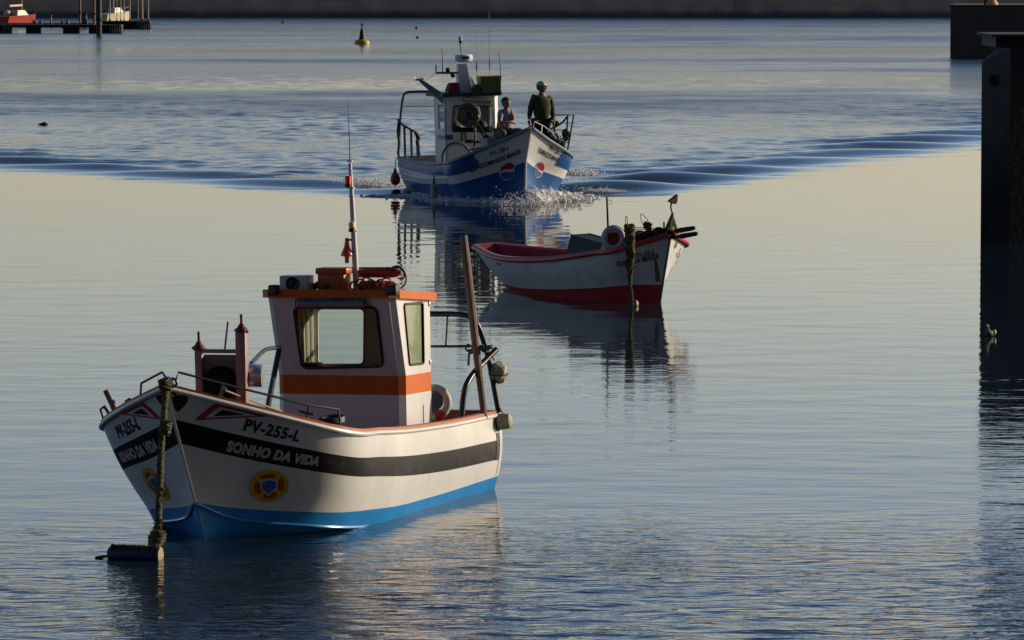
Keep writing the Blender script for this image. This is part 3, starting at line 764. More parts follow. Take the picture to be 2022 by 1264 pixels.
# ---------------------------------------------------------------- mast with lamps
mast_w = mat('mast_white', (.62, .60, .63), .4, var=.08, coat=.2)
XM = -3.68
mst = empty('mast'); mst.parent = B1.root
mp = lambda px, py, xx=XM: Vector(B1.loc(px, py, x=xx))
b0, b1_ = mp(704, 553), mp(691, 322)
b0.z = RZ(XM) - .005
MB().tube([b0, b0.lerp(b1_, .25), b0.lerp(b1_, .65), b0.lerp(b1_, .93), b1_], [.029, .026, .022, .016, .015], 14).build('pole', mast_w, mst)
MB().lathe([(.012, 0), (.028, .004), (.028, .014), (.012, .02)], mp(691, 320), (0, 0, 1), 12).build('mast_cap', mast_w, mst)
MB().tube([mp(691, 318), mp(690.5, 290), mp(688.5, 240), mp(686.5, 200)], [.005, .004, .003, .002], 6).build('whip_antenna', dark_metal, mst)
q = mp(687, 358, XM + .05); q.z -= .038
rl = MB().lathe([(.02, 0), (.026, .004), (.026, .078), (.02, .085)], q, (0, 0, 1), 16)
rl.build('red_lamp', mat('lamp_red', (.85, .01, .01), .2, coat=.6, var=.05), mst)
MB().lathe([(.027, 0), (.028, .026), (.02, .03)], q - Vector((0, 0, .012)), (0, 0, 1), 16).build('lamp_base', rubber, mst)
MB().box(mp(693, 371), (.03, .06, .01)).build('lamp_bracket', mast_w, mst)
q = mp(694.5, 445, XM + .05); q.z -= .02
MB().lathe([(.02, 0), (.027, .003), (.027, .04), (.02, .046)], q, (0, 0, 1), 16).build('yellow_lamp', mat('lamp_yellow', (.85, .55, .10), .25, coat=.5, var=.05), mst)
MB().lathe([(.02, 0), (.027, .003), (.027, .03), (.02, .034)], q - Vector((0, 0, .037)), (0, 0, 1), 16).build('lamp_base', rubber, mst)
MB().box(mp(700, 456), (.03, .05, .008)).build('lamp_bracket', mast_w, mst)
# orange bell-shaped horn beside the mast
q = mp(685, 520, XM + .03)
s_ = .00427
hn = MB().lathe([(.010, 0), (.018, .006), (.020, .055), (.052, .064), (.054, .075), (.040, .105), (.026, .135), (.019, .17), (.017, .205), (.010, .215)], q, (-.02, .01, 1), 20)
horn = hn.build('orange_horn', mat('horn_orange', (.80, .075, .01), .35, coat=.4, var=.06), mst)
MB().tube([q + Vector((0, .0, .195)), q + Vector((-.02, .055, .20))], .008, 6).build('horn_arm', rubber, mst)

# ---------------------------------------------------------------- net hauler on the bow
wood_red = mat('post_red_brown', (.34, .20, .18), .5, var=.2, vscale=10, bump=.15)
knob_red = mat('knob_red', (.19, .035, .02), .5, var=.2, vscale=14)
nh = empty('net_hauler'); nh.parent = B1.root
XN = -1.0
def P1(px, py, x=XN): return Vector(B1.loc(px, py, x=x))
for (pxb, pxt, yt, yb, w, kt) in ((397, 393, 690, 815, .062, 655), (480, 477, 655, 830, .085, 622)):
    a, b = P1(pxb, yb), P1(pxt, yt)
    post = MB().box((a + b) / 2, (w * .8, w, (b - a).length), rot=Matrix.Rotation(math.atan2(-(b.y - a.y), (b.z - a.z)), 3, 'X'), bev=.004)
    po = post.build('post', wood_red, nh)
    z0 = b.z; c = (b.x, b.y, z0 - .012)
    kk = MB().lathe([(.022, 0), (.05, .008), (.054, .022), (.048, .036), (.030, .052), (.026, .066), (.013, .075), (.011, .115), (.013, .15), (.011, P1(pxt, kt).z - z0 + .012)], c, (0, 0, 1), 14)
    kk.tube([(b.x, b.y - .058, z0 + .012), (b.x, b.y + .058, z0 - .0)], .012, 7)
    kk.build('knob', knob_red, po)
a, b = P1(392, 695), P1(472, 692)
MB().box((a + b) / 2, (.05, (b - a).length, .03), bev=.003).build('crossbar', mat('bar_grey', (.22, .20, .21), .5), nh)
a, b = P1(400, 700, XN - .05), P1(474, 800, XN - .05)
MB().box((a + b) / 2, (.012, abs(b.y - a.y) * .92, abs(a.z - b.z))).build('back_panel', mat('panel_mauve', (.24, .16, .15), .55, var=.25, vscale=6), nh)
c = P1(434, 757, XN + .02)
MB().lathe([(.02, -.05), (.12, -.05), (.135, -.035), (.10, -.02), (.10, .02), (.135, .035), (.12, .05), (.03, .05), (.025, .03), (.0, .03)], c, (1, 0, .02), 30).build('drum', mat('drum_black', (.006, .006, .008), .8, spec=.15, bump=.2), nh)
c = P1(488, 741, XN - .12)
dr = MB().lathe([(.0, 0), (.088, 0), (.092, .006), (.092, .115), (.086, .125), (0, .128)], c, (-.25, 1, -.04), 30).build('steel_cylinder', steel, nh)
MB().tube([P1(444, 692), P1(450, 635)], [.009, .008], 6).build('thin_rod', mat('rod_grey', (.12, .13, .15), .5), nh)
pp = smooth_pts([P1(496, 718, -1.3), P1(520, 692, -1.9), P1(532, 688, -2.3), P1(552, 686, -3.3)], 2)
MB().tube(pp, .018, 10).build('bent_pipe', mat('pipe_grey', (.16, .16, .15), .35, metal=.6), B1.root)
MB().tube([P1(529, 803, -2.5), P1(551, 690, -3.2)], .024, 10).build('gantry_leg', dark_metal, B1.root)
# ---------------------------------------------------------------- bow rails, cleats, rope and stubs
def RP(u, side, up=0, inn=.05):
    g = B1.line('G', u, side); return Vector((g.x, g.y - side * inn, g.z + up))
for side, pts in ((1, [(347, 752), (352, 735), (480, 768), (610, 800), (668, 808), (672, 838)]), (-1, [(277, 786), (279, 757), (320, 735), (331, 750)])):
    us = []
    P = []
    for i, (a, b) in enumerate(pts):
        # the rail stands over the gunwale: find the station whose gunwale is under this pixel column
        best = min((abs((lambda w: 1011 + FPX * w.x / (w.y * math.cos(PITCH) - (w.z - CAM_H) * math.sin(PITCH)))(B1.M @ RP(u / 200, side)) - a), u / 200) for u in range(0, 150 if side == 1 else 30))
        g = RP(best[1], side); q = B1.loc(a, b, x=g.x) if side == 1 or i < 2 else B1.loc(a, b, x=-.12)
        P.append(Vector(q))
    r = MB().tube(P, .0095, 8)
    if side == 1:
        r.tube([P[3] + Vector((0, 0, 0)), Vector(B1.loc(605, 828, x=P[3].x))], .009, 7)
        q = Vector(B1.loc(440, 757, x=-.62)); r.tube([q, Vector(B1.loc(436, 785, x=-.62))], .007, 7)
        q = Vector(B1.loc(591, 812, x=P[3].x)); r.tube([q, Vector(B1.loc(620, 819, x=P[3].x))], .010, 7)
    r.build('bow_rail', dark_metal, B1.root)
rr = MB()
for px, xx in ((326, .0), (341, -.02)):
    c = Vector(B1.loc(px, 756, x=xx)); rr.tube(torus_pts(c, .032, (1, .2, 0), 18), .011, 7, closed=True)
rr.build('bow_ring', dark_metal, B1.root)
MB().tube([P1(229, 812, -.82), P1(209, 770, -.8)], [.028, .026], 12).build('bollard', mat('stub_grey', (.20, .17, .19), .5), B1.root)
MB().box(P1(232, 806, -.8), (.1, .07, .02)).build('bollard_plate', knob_red, B1.root)
MB().tube([P1(205, 828, -1.05), P1(199, 808, -1.05), P1(206, 803, -1.05), P1(216, 818, -1.0)], .013, 8).build('hoop_cleat', dark_metal, B1.root)
MB().tube(smooth_pts([P1(255, 792, -.5), P1(248, 795, -.55), P1(256, 790, -.5)]), .02, 6).build('cleat', rubber, B1.root)
rope_tan = mat('rope_tan', (.42, .33, .20), .85, var=.3, vscale=60, bump=.3, bscale=120)
rope_green = mat('rope_green', (.05, .14, .08), .85, var=.4, vscale=40)
rt = thing1('rail_rope', 'thin tan rope with a green knot led along the port rail of the nearest boat', 'rope', (0, 0, 0))
MB().tube(smooth_pts([P1(442, 770, -.65), P1(480, 785, -1.0), P1(535, 806, -1.6), P1(565, 815, -2.0), P1(520, 800, -1.5)]), .008, 6).build('rope', rope_tan, rt)
m = MB()
for i in range(6): rope_wrap(m, P1(441, 769, -.65), .02, 1, .007, (random.uniform(-1, 1), random.uniform(-1, 1), .5), .02, seed=i)
m.tube(smooth_pts([P1(441, 770, -.65), P1(432, 778, -.65), P1(430, 788, -.65)]), .006, 5); m.tube([P1(441, 770, -.65), P1(437, 787, -.65)], .006, 5)
m.build('green_knot', rope_green, rt)
hs = thing1('black_hose', 'black hose heap lying inside the gunwale before the cabin', 'hose', (0, 0, 0))
m = MB()
for i in range(4): m.tube(torus_pts(P1(655, 832 - i * 2, -2.6) + Vector((0, 0, .0)), .10, (.05 * i, .05, 1), 22, sc=(.6, 1)), .018, 7, closed=True)
m.build('hose_coil', rubber, hs)

# ---------------------------------------------------------------- front boat: stern frame, pole, life ring, floats
gant = empty('stern_frame'); gant.parent = B1.root
black_pipe = mat('black_pipe', (.022, .022, .025), .35, metal=.3, bump=.05)
pts = [P1(845, 620, -4.8), P1(918, 620, -4.8), P1(938, 632, -4.82), P1(948, 652, -4.85), P1(957, 680, -4.9), P1(966, 712, -4.93), P1(985, 815, -4.97)]
MB().tube(smooth_pts(pts), .024, 12).build('top_pipe', black_pipe, gant)
MB().tube([P1(845, 684, -4.8), P1(934, 684, -4.8), P1(958, 690, -4.85)], .011, 8).build('lower_pipe', black_pipe, gant)
MB().tube([P1(884, 622, -4.8), P1(880, 684, -4.8)], .008, 7).build('strut', black_pipe, gant)
pts = [P1(911, 830, -4.35), P1(916, 772, -4.40), P1(926, 748, -4.5), P1(946, 724, -4.7), P1(980, 690, -4.95)]
MB().tube(smooth_pts(pts, 2), .026, 12).build('side_pipe', mat('pipe_black_worn', (.035, .035, .036), .3, metal=.5, bump=.05), gant)
pole = thing1('wooden_pole', 'weathered wooden pole leaning at the stern of the nearest boat', 'pole', (0, 0, 0))
wood = mat('weathered_wood', (.28, .20, .15), .8, var=.3, vscale=8, stretch=(6, 6, .4), bump=.5, bscale=30)
a, b = P1(957, 828, -4.62), P1(915, 465, -4.62)
MB().tube([a, a.lerp(b, .4) + Vector((0, -.004, 0)), a.lerp(b, .8), b], [.029, .034, .037, .034], 9).build('shaft', wood, pole)
tie = thing1('rope_lashing', 'green rope lashing tying the wooden pole to the stern frame', 'rope', (0, 0, 0))
m = MB()
for i, (px, py) in enumerate(((941, 690), (945, 686), (938, 694), (955, 690), (962, 686))):
    rope_wrap(m, P1(px, py, -4.66), .042, 2, .009, (random.uniform(-.3, .3), random.uniform(-.5, .5), 1), .04, seed=i)
for q in (((930, 683), (923, 680), (918, 689), (927, 695)), ((927, 690), (926, 705), (925, 722)), ((935, 690), (930, 700), (926, 690))):
    m.tube(smooth_pts([P1(x, y, -4.66) for x, y in q]), .010, 6)
m.build('lashing', rope_green, tie)
# life ring leaning behind the cabin
lr = thing1('life_ring', 'white life ring with a red segment hung behind the cabin of the nearest boat', 'life ring', P1(856, 795, -4.33))
m = MB(); ax = Vector((.85, .50, .1)).normalized()
n = 36; tp = torus_pts((0, 0, 0), .125, ax, n)
m.tube(tp, .034, 12, closed=True)
o = m.build('ring', mat('ring_white', (.56, .53, .45), .55, var=.15, vscale=8, bump=.1), lr)
m = MB(); tp = [p for p in tp if p.z < -.06 and p.y > .005]
tp2 = torus_pts((0, 0, 0), .125, ax, 14, 0, 6.2832)
low = sorted(torus_pts((0, 0, 0), .125, ax, 72), key=lambda p: p.z - p.y * .5)[:9]
low.sort(key=lambda p: p.y)
m.tube(low, .0365, 12); m.build('red_segment', mat('ring_red', (.60, .05, .02), .5), lr)
MB().lathe([(.0, 0), (.075, 0), (.08, .02), (.0, .03)], (-.01, 0, .01), ax, 20).build('grey_disc', mat('disc_grey', (.16, .17, .18), .5), lr)
# upper float: bundled polystyrene, lower float: roller on its side
foam = mat('float_cream', (.58, .50, .36), .75, var=.25, vscale=14, bump=.4, bscale=40)
uf = thing1('mooring_float', 'angular cream float tied up high on the stern frame', 'float', P1(984, 735, -4.97))
m = MB(); bm = bmesh.new(); bmesh.ops.create_icosphere(bm, subdivisions=2, radius=1)
rg = random.Random(5)
for v in bm.verts:
    v.co *= rg.uniform(.88, 1.06); v.co = Vector((v.co.x * .075, v.co.y * .082, v.co.z * .105))
    if v.co.z > .06: v.co.z = .06 + (v.co.z - .06) * .5
bm.verts.index_update(); m.add([v.co for v in bm.verts], [[v.index for v in f.verts] for f in bm.faces]); bm.free()
m.build('body', foam, uf, smooth=False)
m = MB(); m.tube(torus_pts((0, 0, -.015), .084, (.1, .05, 1), 20), .006, 5, closed=True); m.tube(torus_pts((0, 0, 0), .092, (.2, 1, 0), 20), .006, 5, closed=True)
m.tube([(-.01, -.04, .10), (-.01, -.07, .17)], .006, 5); m.tube([(.0, -.06, -.09), (.0, -.045, -.14), (-.01, -.05, -.20)], .005, 5)
m.build('binding', rope_green, uf)
lf = thing1('mooring_float', 'pale grey cylindrical float hanging on its side at the stern corner', 'float', P1(988, 833, -4.95))
foam2 = mat('float_grey', (.45, .43, .33), .75, var=.35, vscale=12, bump=.4, bscale=40, col2=(.22, .21, .13))
MB().lathe([(.0, -.10), (.045, -.10), (.066, -.085), (.072, -.05), (.070, .04), (.062, .085), (.04, .1), (0, .1)], (0, 0, 0), (-.15, 1, .1), 18).build('body', foam2, lf)
m = MB(); m.tube(torus_pts((0, -.02, 0), .075, (-.1, 1, .1), 18), .007, 5, closed=True); m.tube([(0, -.02, .07), (.01, -.035, .12), (0, -.04, .19)], .005, 5); m.tube([(0, .03, .06), (0, -.02, .15), (.0, -.03, .19)], .005, 5)
m.build('binding', rope_green, lf)

# ---------------------------------------------------------------- mooring line and barrel float
ml = empty('mooring_line'); tag(ml, 'thick weedy mooring rope hanging from the bow of the nearest boat to the blue float', 'rope')
weed = mat('weedy_rope', (.20, .16, .06), .9, var=.4, vscale=40, col2=(.035, .035, .015), bump=.8, bscale=90, thr=.52, soft=.12)
bowp = B1.M @ P1(328, 752, .03); flt = water_at(310, 1094)
flt = Vector((flt.x, 37.15, 0.02))
pix = [(328, 748), (326, 790), (323, 835), (318, 880), (317, 930), (315, 980), (313, 1030), (310, 1090)]
P = []
for i, (a, b) in enumerate(pix):
    P.append(at_y(a, b, bowp.y + (flt.y - bowp.y) * (i / (len(pix) - 1)) ** 1.2))
P = smooth_pts(P, 2)
def twisted(mb, P, r, strands=3, pitch=.11, step=.012, thick=.6):
    # resample and lay three strands round the path
    L = [0]
    for a, b in zip(P[:-1], P[1:]): L.append(L[-1] + (b - a).length)
    n = int(L[-1] / step); pts = []
    for i in range(n + 1):
        s = L[-1] * i / n; k = max(j for j in range(len(L)) if L[j] <= s + 1e-9); k = min(k, len(P) - 2)
        pts.append(P[k].lerp(P[k + 1], (s - L[k]) / max(L[k + 1] - L[k], 1e-9)))
    for q in range(strands):
        out = []
        for i, p in enumerate(pts):
            d = (pts[min(i + 1, n)] - pts[max(i - 1, 0)]).normalized(); x = d.cross(Vector((0, 1, 0))).normalized(); y = d.cross(x)
            t = 2 * math.pi * (i * step / pitch + q / strands); rr = r(i / n) if callable(r) else r
            out.append(p + (x * math.cos(t) + y * math.sin(t)) * rr * .5)
        mb.tube(out, [((r(i / n) if callable(r) else r) * thick) for i in range(n + 1)], 7)
    return pts
m = MB(); twisted(m, P, lambda t: .026 if t > .08 else .032)
m.build('rope', weed, ml)
rg = random.Random(2)
for kn in (((327, 762, .042), (327, 756, .045)), ((325, 848, .040), (329, 838, .03)), ((312, 1058, .052), (308, 1068, .05), (306, 1080, .04))):
    m = MB()
    for (px, py, r) in kn:
        c = at_y(px, py, bowp.y + (flt.y - bowp.y) * ((py - 748) / 342))
        rope_wrap(m, c, r, 3, .014, (rg.uniform(-.4, .4), rg.uniform(-.4, .4), 1), .07, seed=px)
    m.build('knot', weed, ml)
m = MB()
for i in range(70):
    p = P[rg.randrange(int(len(P) * .3), len(P))] + Vector((rg.uniform(-.03, .03), rg.uniform(-.03, .0), 0)); m.tube([p, p + Vector((rg.uniform(-.03, .03), 0, -rg.uniform(.02, .06)))], [.006, .002], 4)
m.build('weed_tufts', mat('weed_dark', (.05, .055, .02), .9, var=.4), ml)
bf = empty('barrel_float', (0, 0, 0)); tag(bf, 'blue cylindrical float with a weedy top lying under the bow of the nearest boat', 'float')
a, b = water_at(206, 1114), water_at(313, 1112); a.z = b.z = .035; a.y = b.y = 37.05; b.y -= .12
ax = (b - a).normalized(); L = (b - a).length; r = .062
q = MB().lathe([(.0, 0), (.040, .0), (.055, .012), (r, .035), (r * 1.02, L * .5), (r, L - .03), (r * .93, L - .005)], a, ax, 22)
q.build('body', mat('float_blue', (.010, .035, .14), .5, var=.3, vscale=10, bump=.3, bscale=25), bf)
MB().lathe([(r * .97, 0), (r * .99, .012), (r * .80, .016), (r * .4, .010), (0, .014)], b - ax * .008, ax, 22).build('end_cap', mat('cap_tan', (.46, .36, .20), .7, var=.5, vscale=20, bump=.5, bscale=40, col2=(.12, .08, .03)), bf)
m = MB()
for i in range(420):
    t = rg.uniform(.06, .97); an = rg.gauss(0, .5); p = a + ax * (L * t) + Vector((0, 0, 1)) * (r * math.cos(an)) + Vector((0, -1, 0)) * (r * math.sin(an))
    m.tube([p, p + Vector((rg.uniform(-.012, .012), rg.uniform(-.01, .01), rg.uniform(.004, .016)))], [.006, .002], 4)
m.build('weed', mat('weed_green', (.06, .085, .03), .9, var=.4, vscale=30), bf)
m = MB(); m.tube(smooth_pts([a + Vector((.0, 0, -.02)), a + Vector((-.05, 0, -.025)), a + Vector((-.10, -.02, -.03))]), [.014] * 9 if False else .010, 6); m.build('line_tail', mat('weed_dark', (.05, .055, .02)), bf)

# ================================================================ MIDDLE BOAT
def P2(px, py, x=None, y=None): return Vector(B2.loc(px, py, x=x)) if x is not None else Vector(B2.loc(px, py, y=y))
def part(mb, name, m, parent, **k): return mb.build(name, m, parent, **k)
D2 = Decals()
def strip_px(side, cornersL, cornersR, off, mi, name, nu=70, nv=10):
    (l0, l1), (r0, r1) = cornersL, cornersR     # bottom, top of either end, in (u, v)
    vs, fs = B2.strip(side, lambda t: (l0[0] + (l1[0] - l0[0]) * t, l0[1] + (l1[1] - l0[1]) * t), lambda t: (r0[0] + (r1[0] - r0[0]) * t, r0[1] + (r1[1] - r0[1]) * t), off, nu, nv)
    D2[name, side].add(vs, fs, mi)
e0, e1 = uv_at(B2, 948, 331, -1), uv_at(B2, 934, 306, -1)
e1 = (e1[0], .99)
for side in (-1, 1):
    strip_px(side, (e0, e1), ((1.0, .60), (1.0, .99)), .009, 0, 'blue_panel')
    if side == 1: un, vn = .285, .80
    un, vn = uv_at(B2, 987, 298, -1) if side == -1 else uv_at(B2, 1096, 298, 1)
    dec(B2, D2['registration_number', side], text2('PV-126-L', .10, .15, .003, 1.05, .80, .05), un, vn, side, 1, off=.007)
    un, vn = uv_at(B2, 993, 313, -1) if side == -1 else uv_at(B2, 1084, 308, 1)
    dec(B2, D2['boat_name', side], text2('DOMINGOS MANUEL', .105, .1, .004, 1.0, .66, .05), un, vn, side, 1, off=.007)
    un, vn = uv_at(B2, 1003.5, 337.5, -1) if side == -1 else uv_at(B2, 1063, 334, 1)
    R_ = .185 if side == -1 else .165
    N_ = 40
    dec(B2, D2['round_emblem', side], poly2([(R_ * math.cos(2 * math.pi * i / N_), R_ * math.sin(2 * math.pi * i / N_)) for i in range(N_)], .05), un, vn, side, 2, off=.006)
    k_ = R_ * .93
    wave = lambda s, o: [(x, o + s * .10 * math.sin(x / k_ * 2.6) * k_ * 1.6) for x in [k_ * (-.99 + 1.98 * i / 12) for i in range(13)]]
    def half(sign):
        arc = [(k_ * math.cos(t), k_ * math.sin(t)) for t in [(math.pi * i / 20) for i in range(1, 20)]]
        arc = [(x, y * sign) for x, y in arc]
        w = [(x, y) for x, y in wave(-1, sign * .15 * k_) if x * x + y * y < k_ * k_ * .985]
        arc = [p for p in arc if p[1] * sign > (.15 * k_ + sign * (-.16) * k_ * math.sin(p[0] / k_ * 2.6)) + .01]
        return arc + w if True else arc
    for sign, mi in ((1, 3), (-1, 4)):
        try: dec(B2, D2['round_emblem', side], poly2(half(sign), .04), un, vn, side, mi, off=.009)
        except Exception as ex: print('emblem', ex)
# grey repair patch
up_, vp_ = uv_at(B2, 932, 327, -1)
dec(B2, D2['grey_patch', -1], poly2([(.16 * math.cos(t) * (1 + .12 * math.sin(3 * t)), .14 * math.sin(t)) for t in [2 * math.pi * i / 20 for i in range(20)]], .05), up_, vp_, -1, 5, off=.007)
M2 = [blue2, black_flat, white_mark, mat('emblem_red', (.50, .025, .025), .5), mat('emblem_blue', (.015, .07, .30), .5), mat('patch_grey', (.26, .26, .26), .7, var=.2)]
for (nm, sd), m_ in D2.items(): m_.build(nm, M2, B2.root, ang=60, recalc=False)
for side in (1, -1):
    MB().tube(B2.rail_pts(0.0, 1.0, side, 60, .015, -.02), .028, 8).build('rub_rail', mat('rail_blue_grey', (.14, .22, .28), .45), B2.root)
    MB().tube([B2.surf(.30 + .7 * i / 30, .30, side, .01) for i in range(31)], .018, 6).build('lower_strake', white2, B2.root)
MB().tube([B2.surf(0, 1 - k / 10 * 1.9, 1) * 1.0 + Vector((.004, -B2.surf(0, 1 - k / 10 * 1.9, 1).y, 0)) for k in range(11)], .02, 8).build('stem_post', white2, B2.root)
# cabin
cab2 = empty('cabin'); cab2.parent = B2.root
XA2, XF2 = -4.92, -4.12
yl = P2(880, 300, x=XF2).y; yr = P2(979, 290, x=XF2).y; zt2 = P2(930, 190, x=XF2).z; ch = .09
def f2(y, z, h): return (XF2 - h, y, z)
w2m = MB()
def fp(px, py): q = P2(px, py, x=XF2); return (q.y, q.z)
fw = rounded([fp(896, 209), fp(972, 209), fp(972, 260), fp(893, 260)], .04)
plate(w2m, [(yl, .62), (yr, .62), (yr, zt2), (yl, zt2)], [fw], .03, f2)
w2m.add([(XF2, yr, .62), (XF2 - ch, yr + ch, .62), (XF2 - ch, yr + ch, zt2), (XF2, yr, zt2)], [(0, 1, 2, 3)])
def s2(x, z, h): return (x, yl + h, z)
def sp2(px, py): q = P2(px, py, y=yl); return (q.x, q.z)
sw2 = rounded([sp2(865, 206), sp2(878, 206), sp2(876, 259), sp2(866, 254)], .03)
plate(w2m, [(XF2, .62), (XA2, .62), (XA2, zt2), (XF2, zt2)], [sw2], .03, s2)
def s3(x, z, h): return (x, yr + ch - h, z)
plate(w2m, [(XF2 - ch, .62), (XA2, .62), (XA2, zt2), (XF2 - ch, zt2)], [rounded([(-4.4, 1.35), (-4.8, 1.35), (-4.8, 1.85), (-4.4, 1.85)], .04)], .03, s3)
plate(w2m, [(yl, .62), (yr + ch, .62), (yr + ch, zt2), (yl, zt2)], [rounded([(yl + .12, 1.2), (yr - .1, 1.2), (yr - .1, 1.85), (yl + .12, 1.85)], .05)], .03, lambda y, z, h: (XA2 + h, y, z))
w2m.build('cabin_wall', mat('cabin2_white', (.80, .82, .84), .42, var=.1, vscale=4, coat=.2), cab2, smooth=False)
MB().tube(frame_pts(fw, f2, -.005), .016, 6, closed=True).build('front_window_frame', rubber, cab2)
MB().prism(fw, .01, .016, f2).build('front_window_pane', glass, cab2)
MB().tube([(XF2 + .01, *fp(937, 209)), (XF2 + .01, *fp(937, 260))], .014, 6).build('window_mullion', rubber, cab2)
MB().prism(sw2, .01, .016, s2).build('side_window_pane', glass, cab2)
m = MB().box((XF2 - .35, (yl + yr) / 2, 1.20), (.3, yr - yl - .15, .30), bev=.02); m.ball((XF2 - .5, yl + .3, 1.38), (.14, .16, .16)); m.ball((XF2 - .4, yl + .85, 1.36), (.12, .14, .13))
m.build('wheelhouse_clutter', mat('clutter', (.035, .03, .028), .7), cab2)
MB().box((XA2 + .1, (yl + yr) / 2 - .05, 1.7), (.02, yr - yl - .25, .5)).build('cabin_lining', mat('lining', (.34, .27, .18), .6, var=.2), cab2)
roof2 = MB().prism([(XF2 + .10, yl - .06), (XF2 + .10, yr + .12), (XA2 - .15, yr + .2), (XA2 - .15, yl - .12)], zt2, zt2 + .075)
roof2.build('roof', mat('roof_dark', (.012, .016, .024), .5), cab2, smooth=False)
a = P2(864, 266, x=XF2 + .01); 
MB().box((XF2 + .006, P2(887, 271, x=XF2).y, P2(887, 271, x=XF2).z), (.012, .15, .10)).build('blue_plate', mat('plate_blue', (.02, .09, .25), .4), cab2)
MB().box((XF2 - .30, yl - .006, P2(870, 271, y=yl).z), (.5, .012, .08)).build('blue_stripe', mat('stripe_blue', (.10, .22, .36), .4), cab2)
q = P2(945, 205, x=XF2 + .08)
MB().tube([P2(915, 197, x=XF2 + .08), P2(968, 200, x=XF2 + .08)], .055, 12).build('rolled_blind', mat('blind_tan', (.30, .27, .17), .6), cab2)
q = P2(914, 271, x=XF2)
MB().box((XF2 + .03, q.y - .03, q.z), (.03, .02, .16)).box((XF2 + .03, q.y + .05, q.z), (.03, .02, .16)).box((XF2 + .03, q.y + .01, q.z + .07), (.03, .09, .02)).build('bracket', rubber, cab2)
m = MB(); c = P2(902, 312, x=XF2 + .12); m.tube(torus_pts(c, .30, (1, .1, 0), 26, math.pi * 0 , math.pi * 2), .03, 8, closed=True)
m.build('hoop', mat('hoop_dark', (.05, .06, .07), .5), B2.root)
# mast and radar
ma = empty('mast'); ma.parent = B2.root
zr = zt2 + .075
w_ = mat('radar_white', (.80, .82, .86), .35, coat=.2, var=.06)
c0 = P2(922, 185, x=-4.45); c1 = P2(915, 126, x=-4.45); c0.z = zr - .005
m = MB()
def quad_tower(m, lv):
    vs = []
    for (y0, y1, x0, x1, z) in lv: vs += [(x1, y0, z), (x1, y1, z), (x0, y1, z), (x0, y0, z)]
    fs = [(4 * i + j, 4 * i + (j + 1) % 4, 4 * i + 4 + (j + 1) % 4, 4 * i + 4 + j) for i in range(len(lv) - 1) for j in range(4)]
    fs += [(3, 2, 1, 0), tuple(4 * (len(lv) - 1) + j for j in range(4))]
    m.add(vs, fs)
ya = P2(907, 183, x=-4.4).y; yb_ = P2(932, 183, x=-4.4).y; yc_ = P2(905, 126, x=-4.4).y; yd_ = P2(922, 126, x=-4.4).y
quad_tower(m, [(ya, yb_, -4.62, -4.38, zr), (ya * .5 + yc_ * .5 - .01, (yb_ + yd_) / 2, -4.58, -4.4, (zr + c1.z) / 2), (yc_, yd_, -4.54, -4.42, c1.z)])
m.build('mast_tower', w_, ma, smooth=False)
m = MB(); quad_tower(m, [(yb_ - .02, yb_ + .16, -4.56, -4.46, zr), (yb_ - .04, yb_ + .02, -4.54, -4.48, zr + .30)]); m.build('mast_fin', w_, ma, smooth=False)
cd = P2(916, 123, x=-4.48)
MB().lathe([(.10, 0), (.16, .02), (.18, .05), (.18, .13), (.15, .155), (.0, .165)], cd, (0, 0, 1), 24).build('radar_dome', w_, ma)
q = P2(919, 114, x=-4.30)
dl = text2('MARINE', .05, 0, .004, 1, 1) if False else None
MB().box((-4.302, q.y, q.z), (.012, .15, .045)).build('radar_label', mat('label_dark', (.05, .06, .10), .5), ma)
a = P2(911, 108, x=-4.48); b = P2(909, 86, x=-4.48)
MB().tube([a, b], .016, 8).build('lamp_pole', w_, ma)
MB().lathe([(.02, 0), (.03, .03), (.035, .05), (.03, .055)], b, (0, 0, 1), 14).build('lamp_base', rubber, ma)
MB().lathe([(.030, 0), (.036, .005), (.036, .06), (.03, .065)], b + Vector((0, 0, .055)), (0, 0, 1), 14).lathe([(.03, .065), (.04, .068), (.04, .08), (.01, .085)], b + Vector((0, 0, .055)), (0, 0, 1), 14).build('mast_lamp', mat('lamp_clear', (.55, .52, .45), .3), ma)
MB().tube([P2(905, 144, x=-4.45), P2(861, 144, x=-4.45)], .022, 8).tube([P2(861, 145, x=-4.45), P2(861, 128, x=-4.45)], .014, 6).tube([P2(874, 144, x=-4.45), P2(873.5, 115, x=-4.45), P2(872, 97, x=-4.45)], [.012, .008, .006], 6).build('side_arm', mat('arm_grey', (.30, .31, .33), .5), ma)
for px, py in ((884.5, 138.5), (894.5, 148.5)):
    MB().ball(P2(px, py, x=-4.40), .052, 14).build('black_ball', rubber, ma)
for (px, y0, y1, y2, r) in ((941, 142, 125, 62, .006), (967, 137, 116, 20, .007)):
    an = MB().tube([P2(px - 1, 181, x=-4.5), P2(px, y0, x=-4.5), P2(px, y1, x=-4.5), P2(px - 1.5, y2, x=-4.5)], [r, r, r * .8, r * .5], 6)
    an.tube([P2(px, y0 - 2, x=-4.5), P2(px, y1 + 6, x=-4.5), P2(px, y1 - 4, x=-4.5)], [.012, .02, .008], 7)
    an.build('whip_antenna', mat('antenna', (.20, .22, .25), .4), ma)
MB().tube([P2(989, 182, x=-4.3), P2(988, 130, x=-4.3), P2(985, 101, x=-4.3)], [.014, .011, .008], 6).build('rod_antenna', mat('rod_grey', (.12, .13, .15), .5), ma)
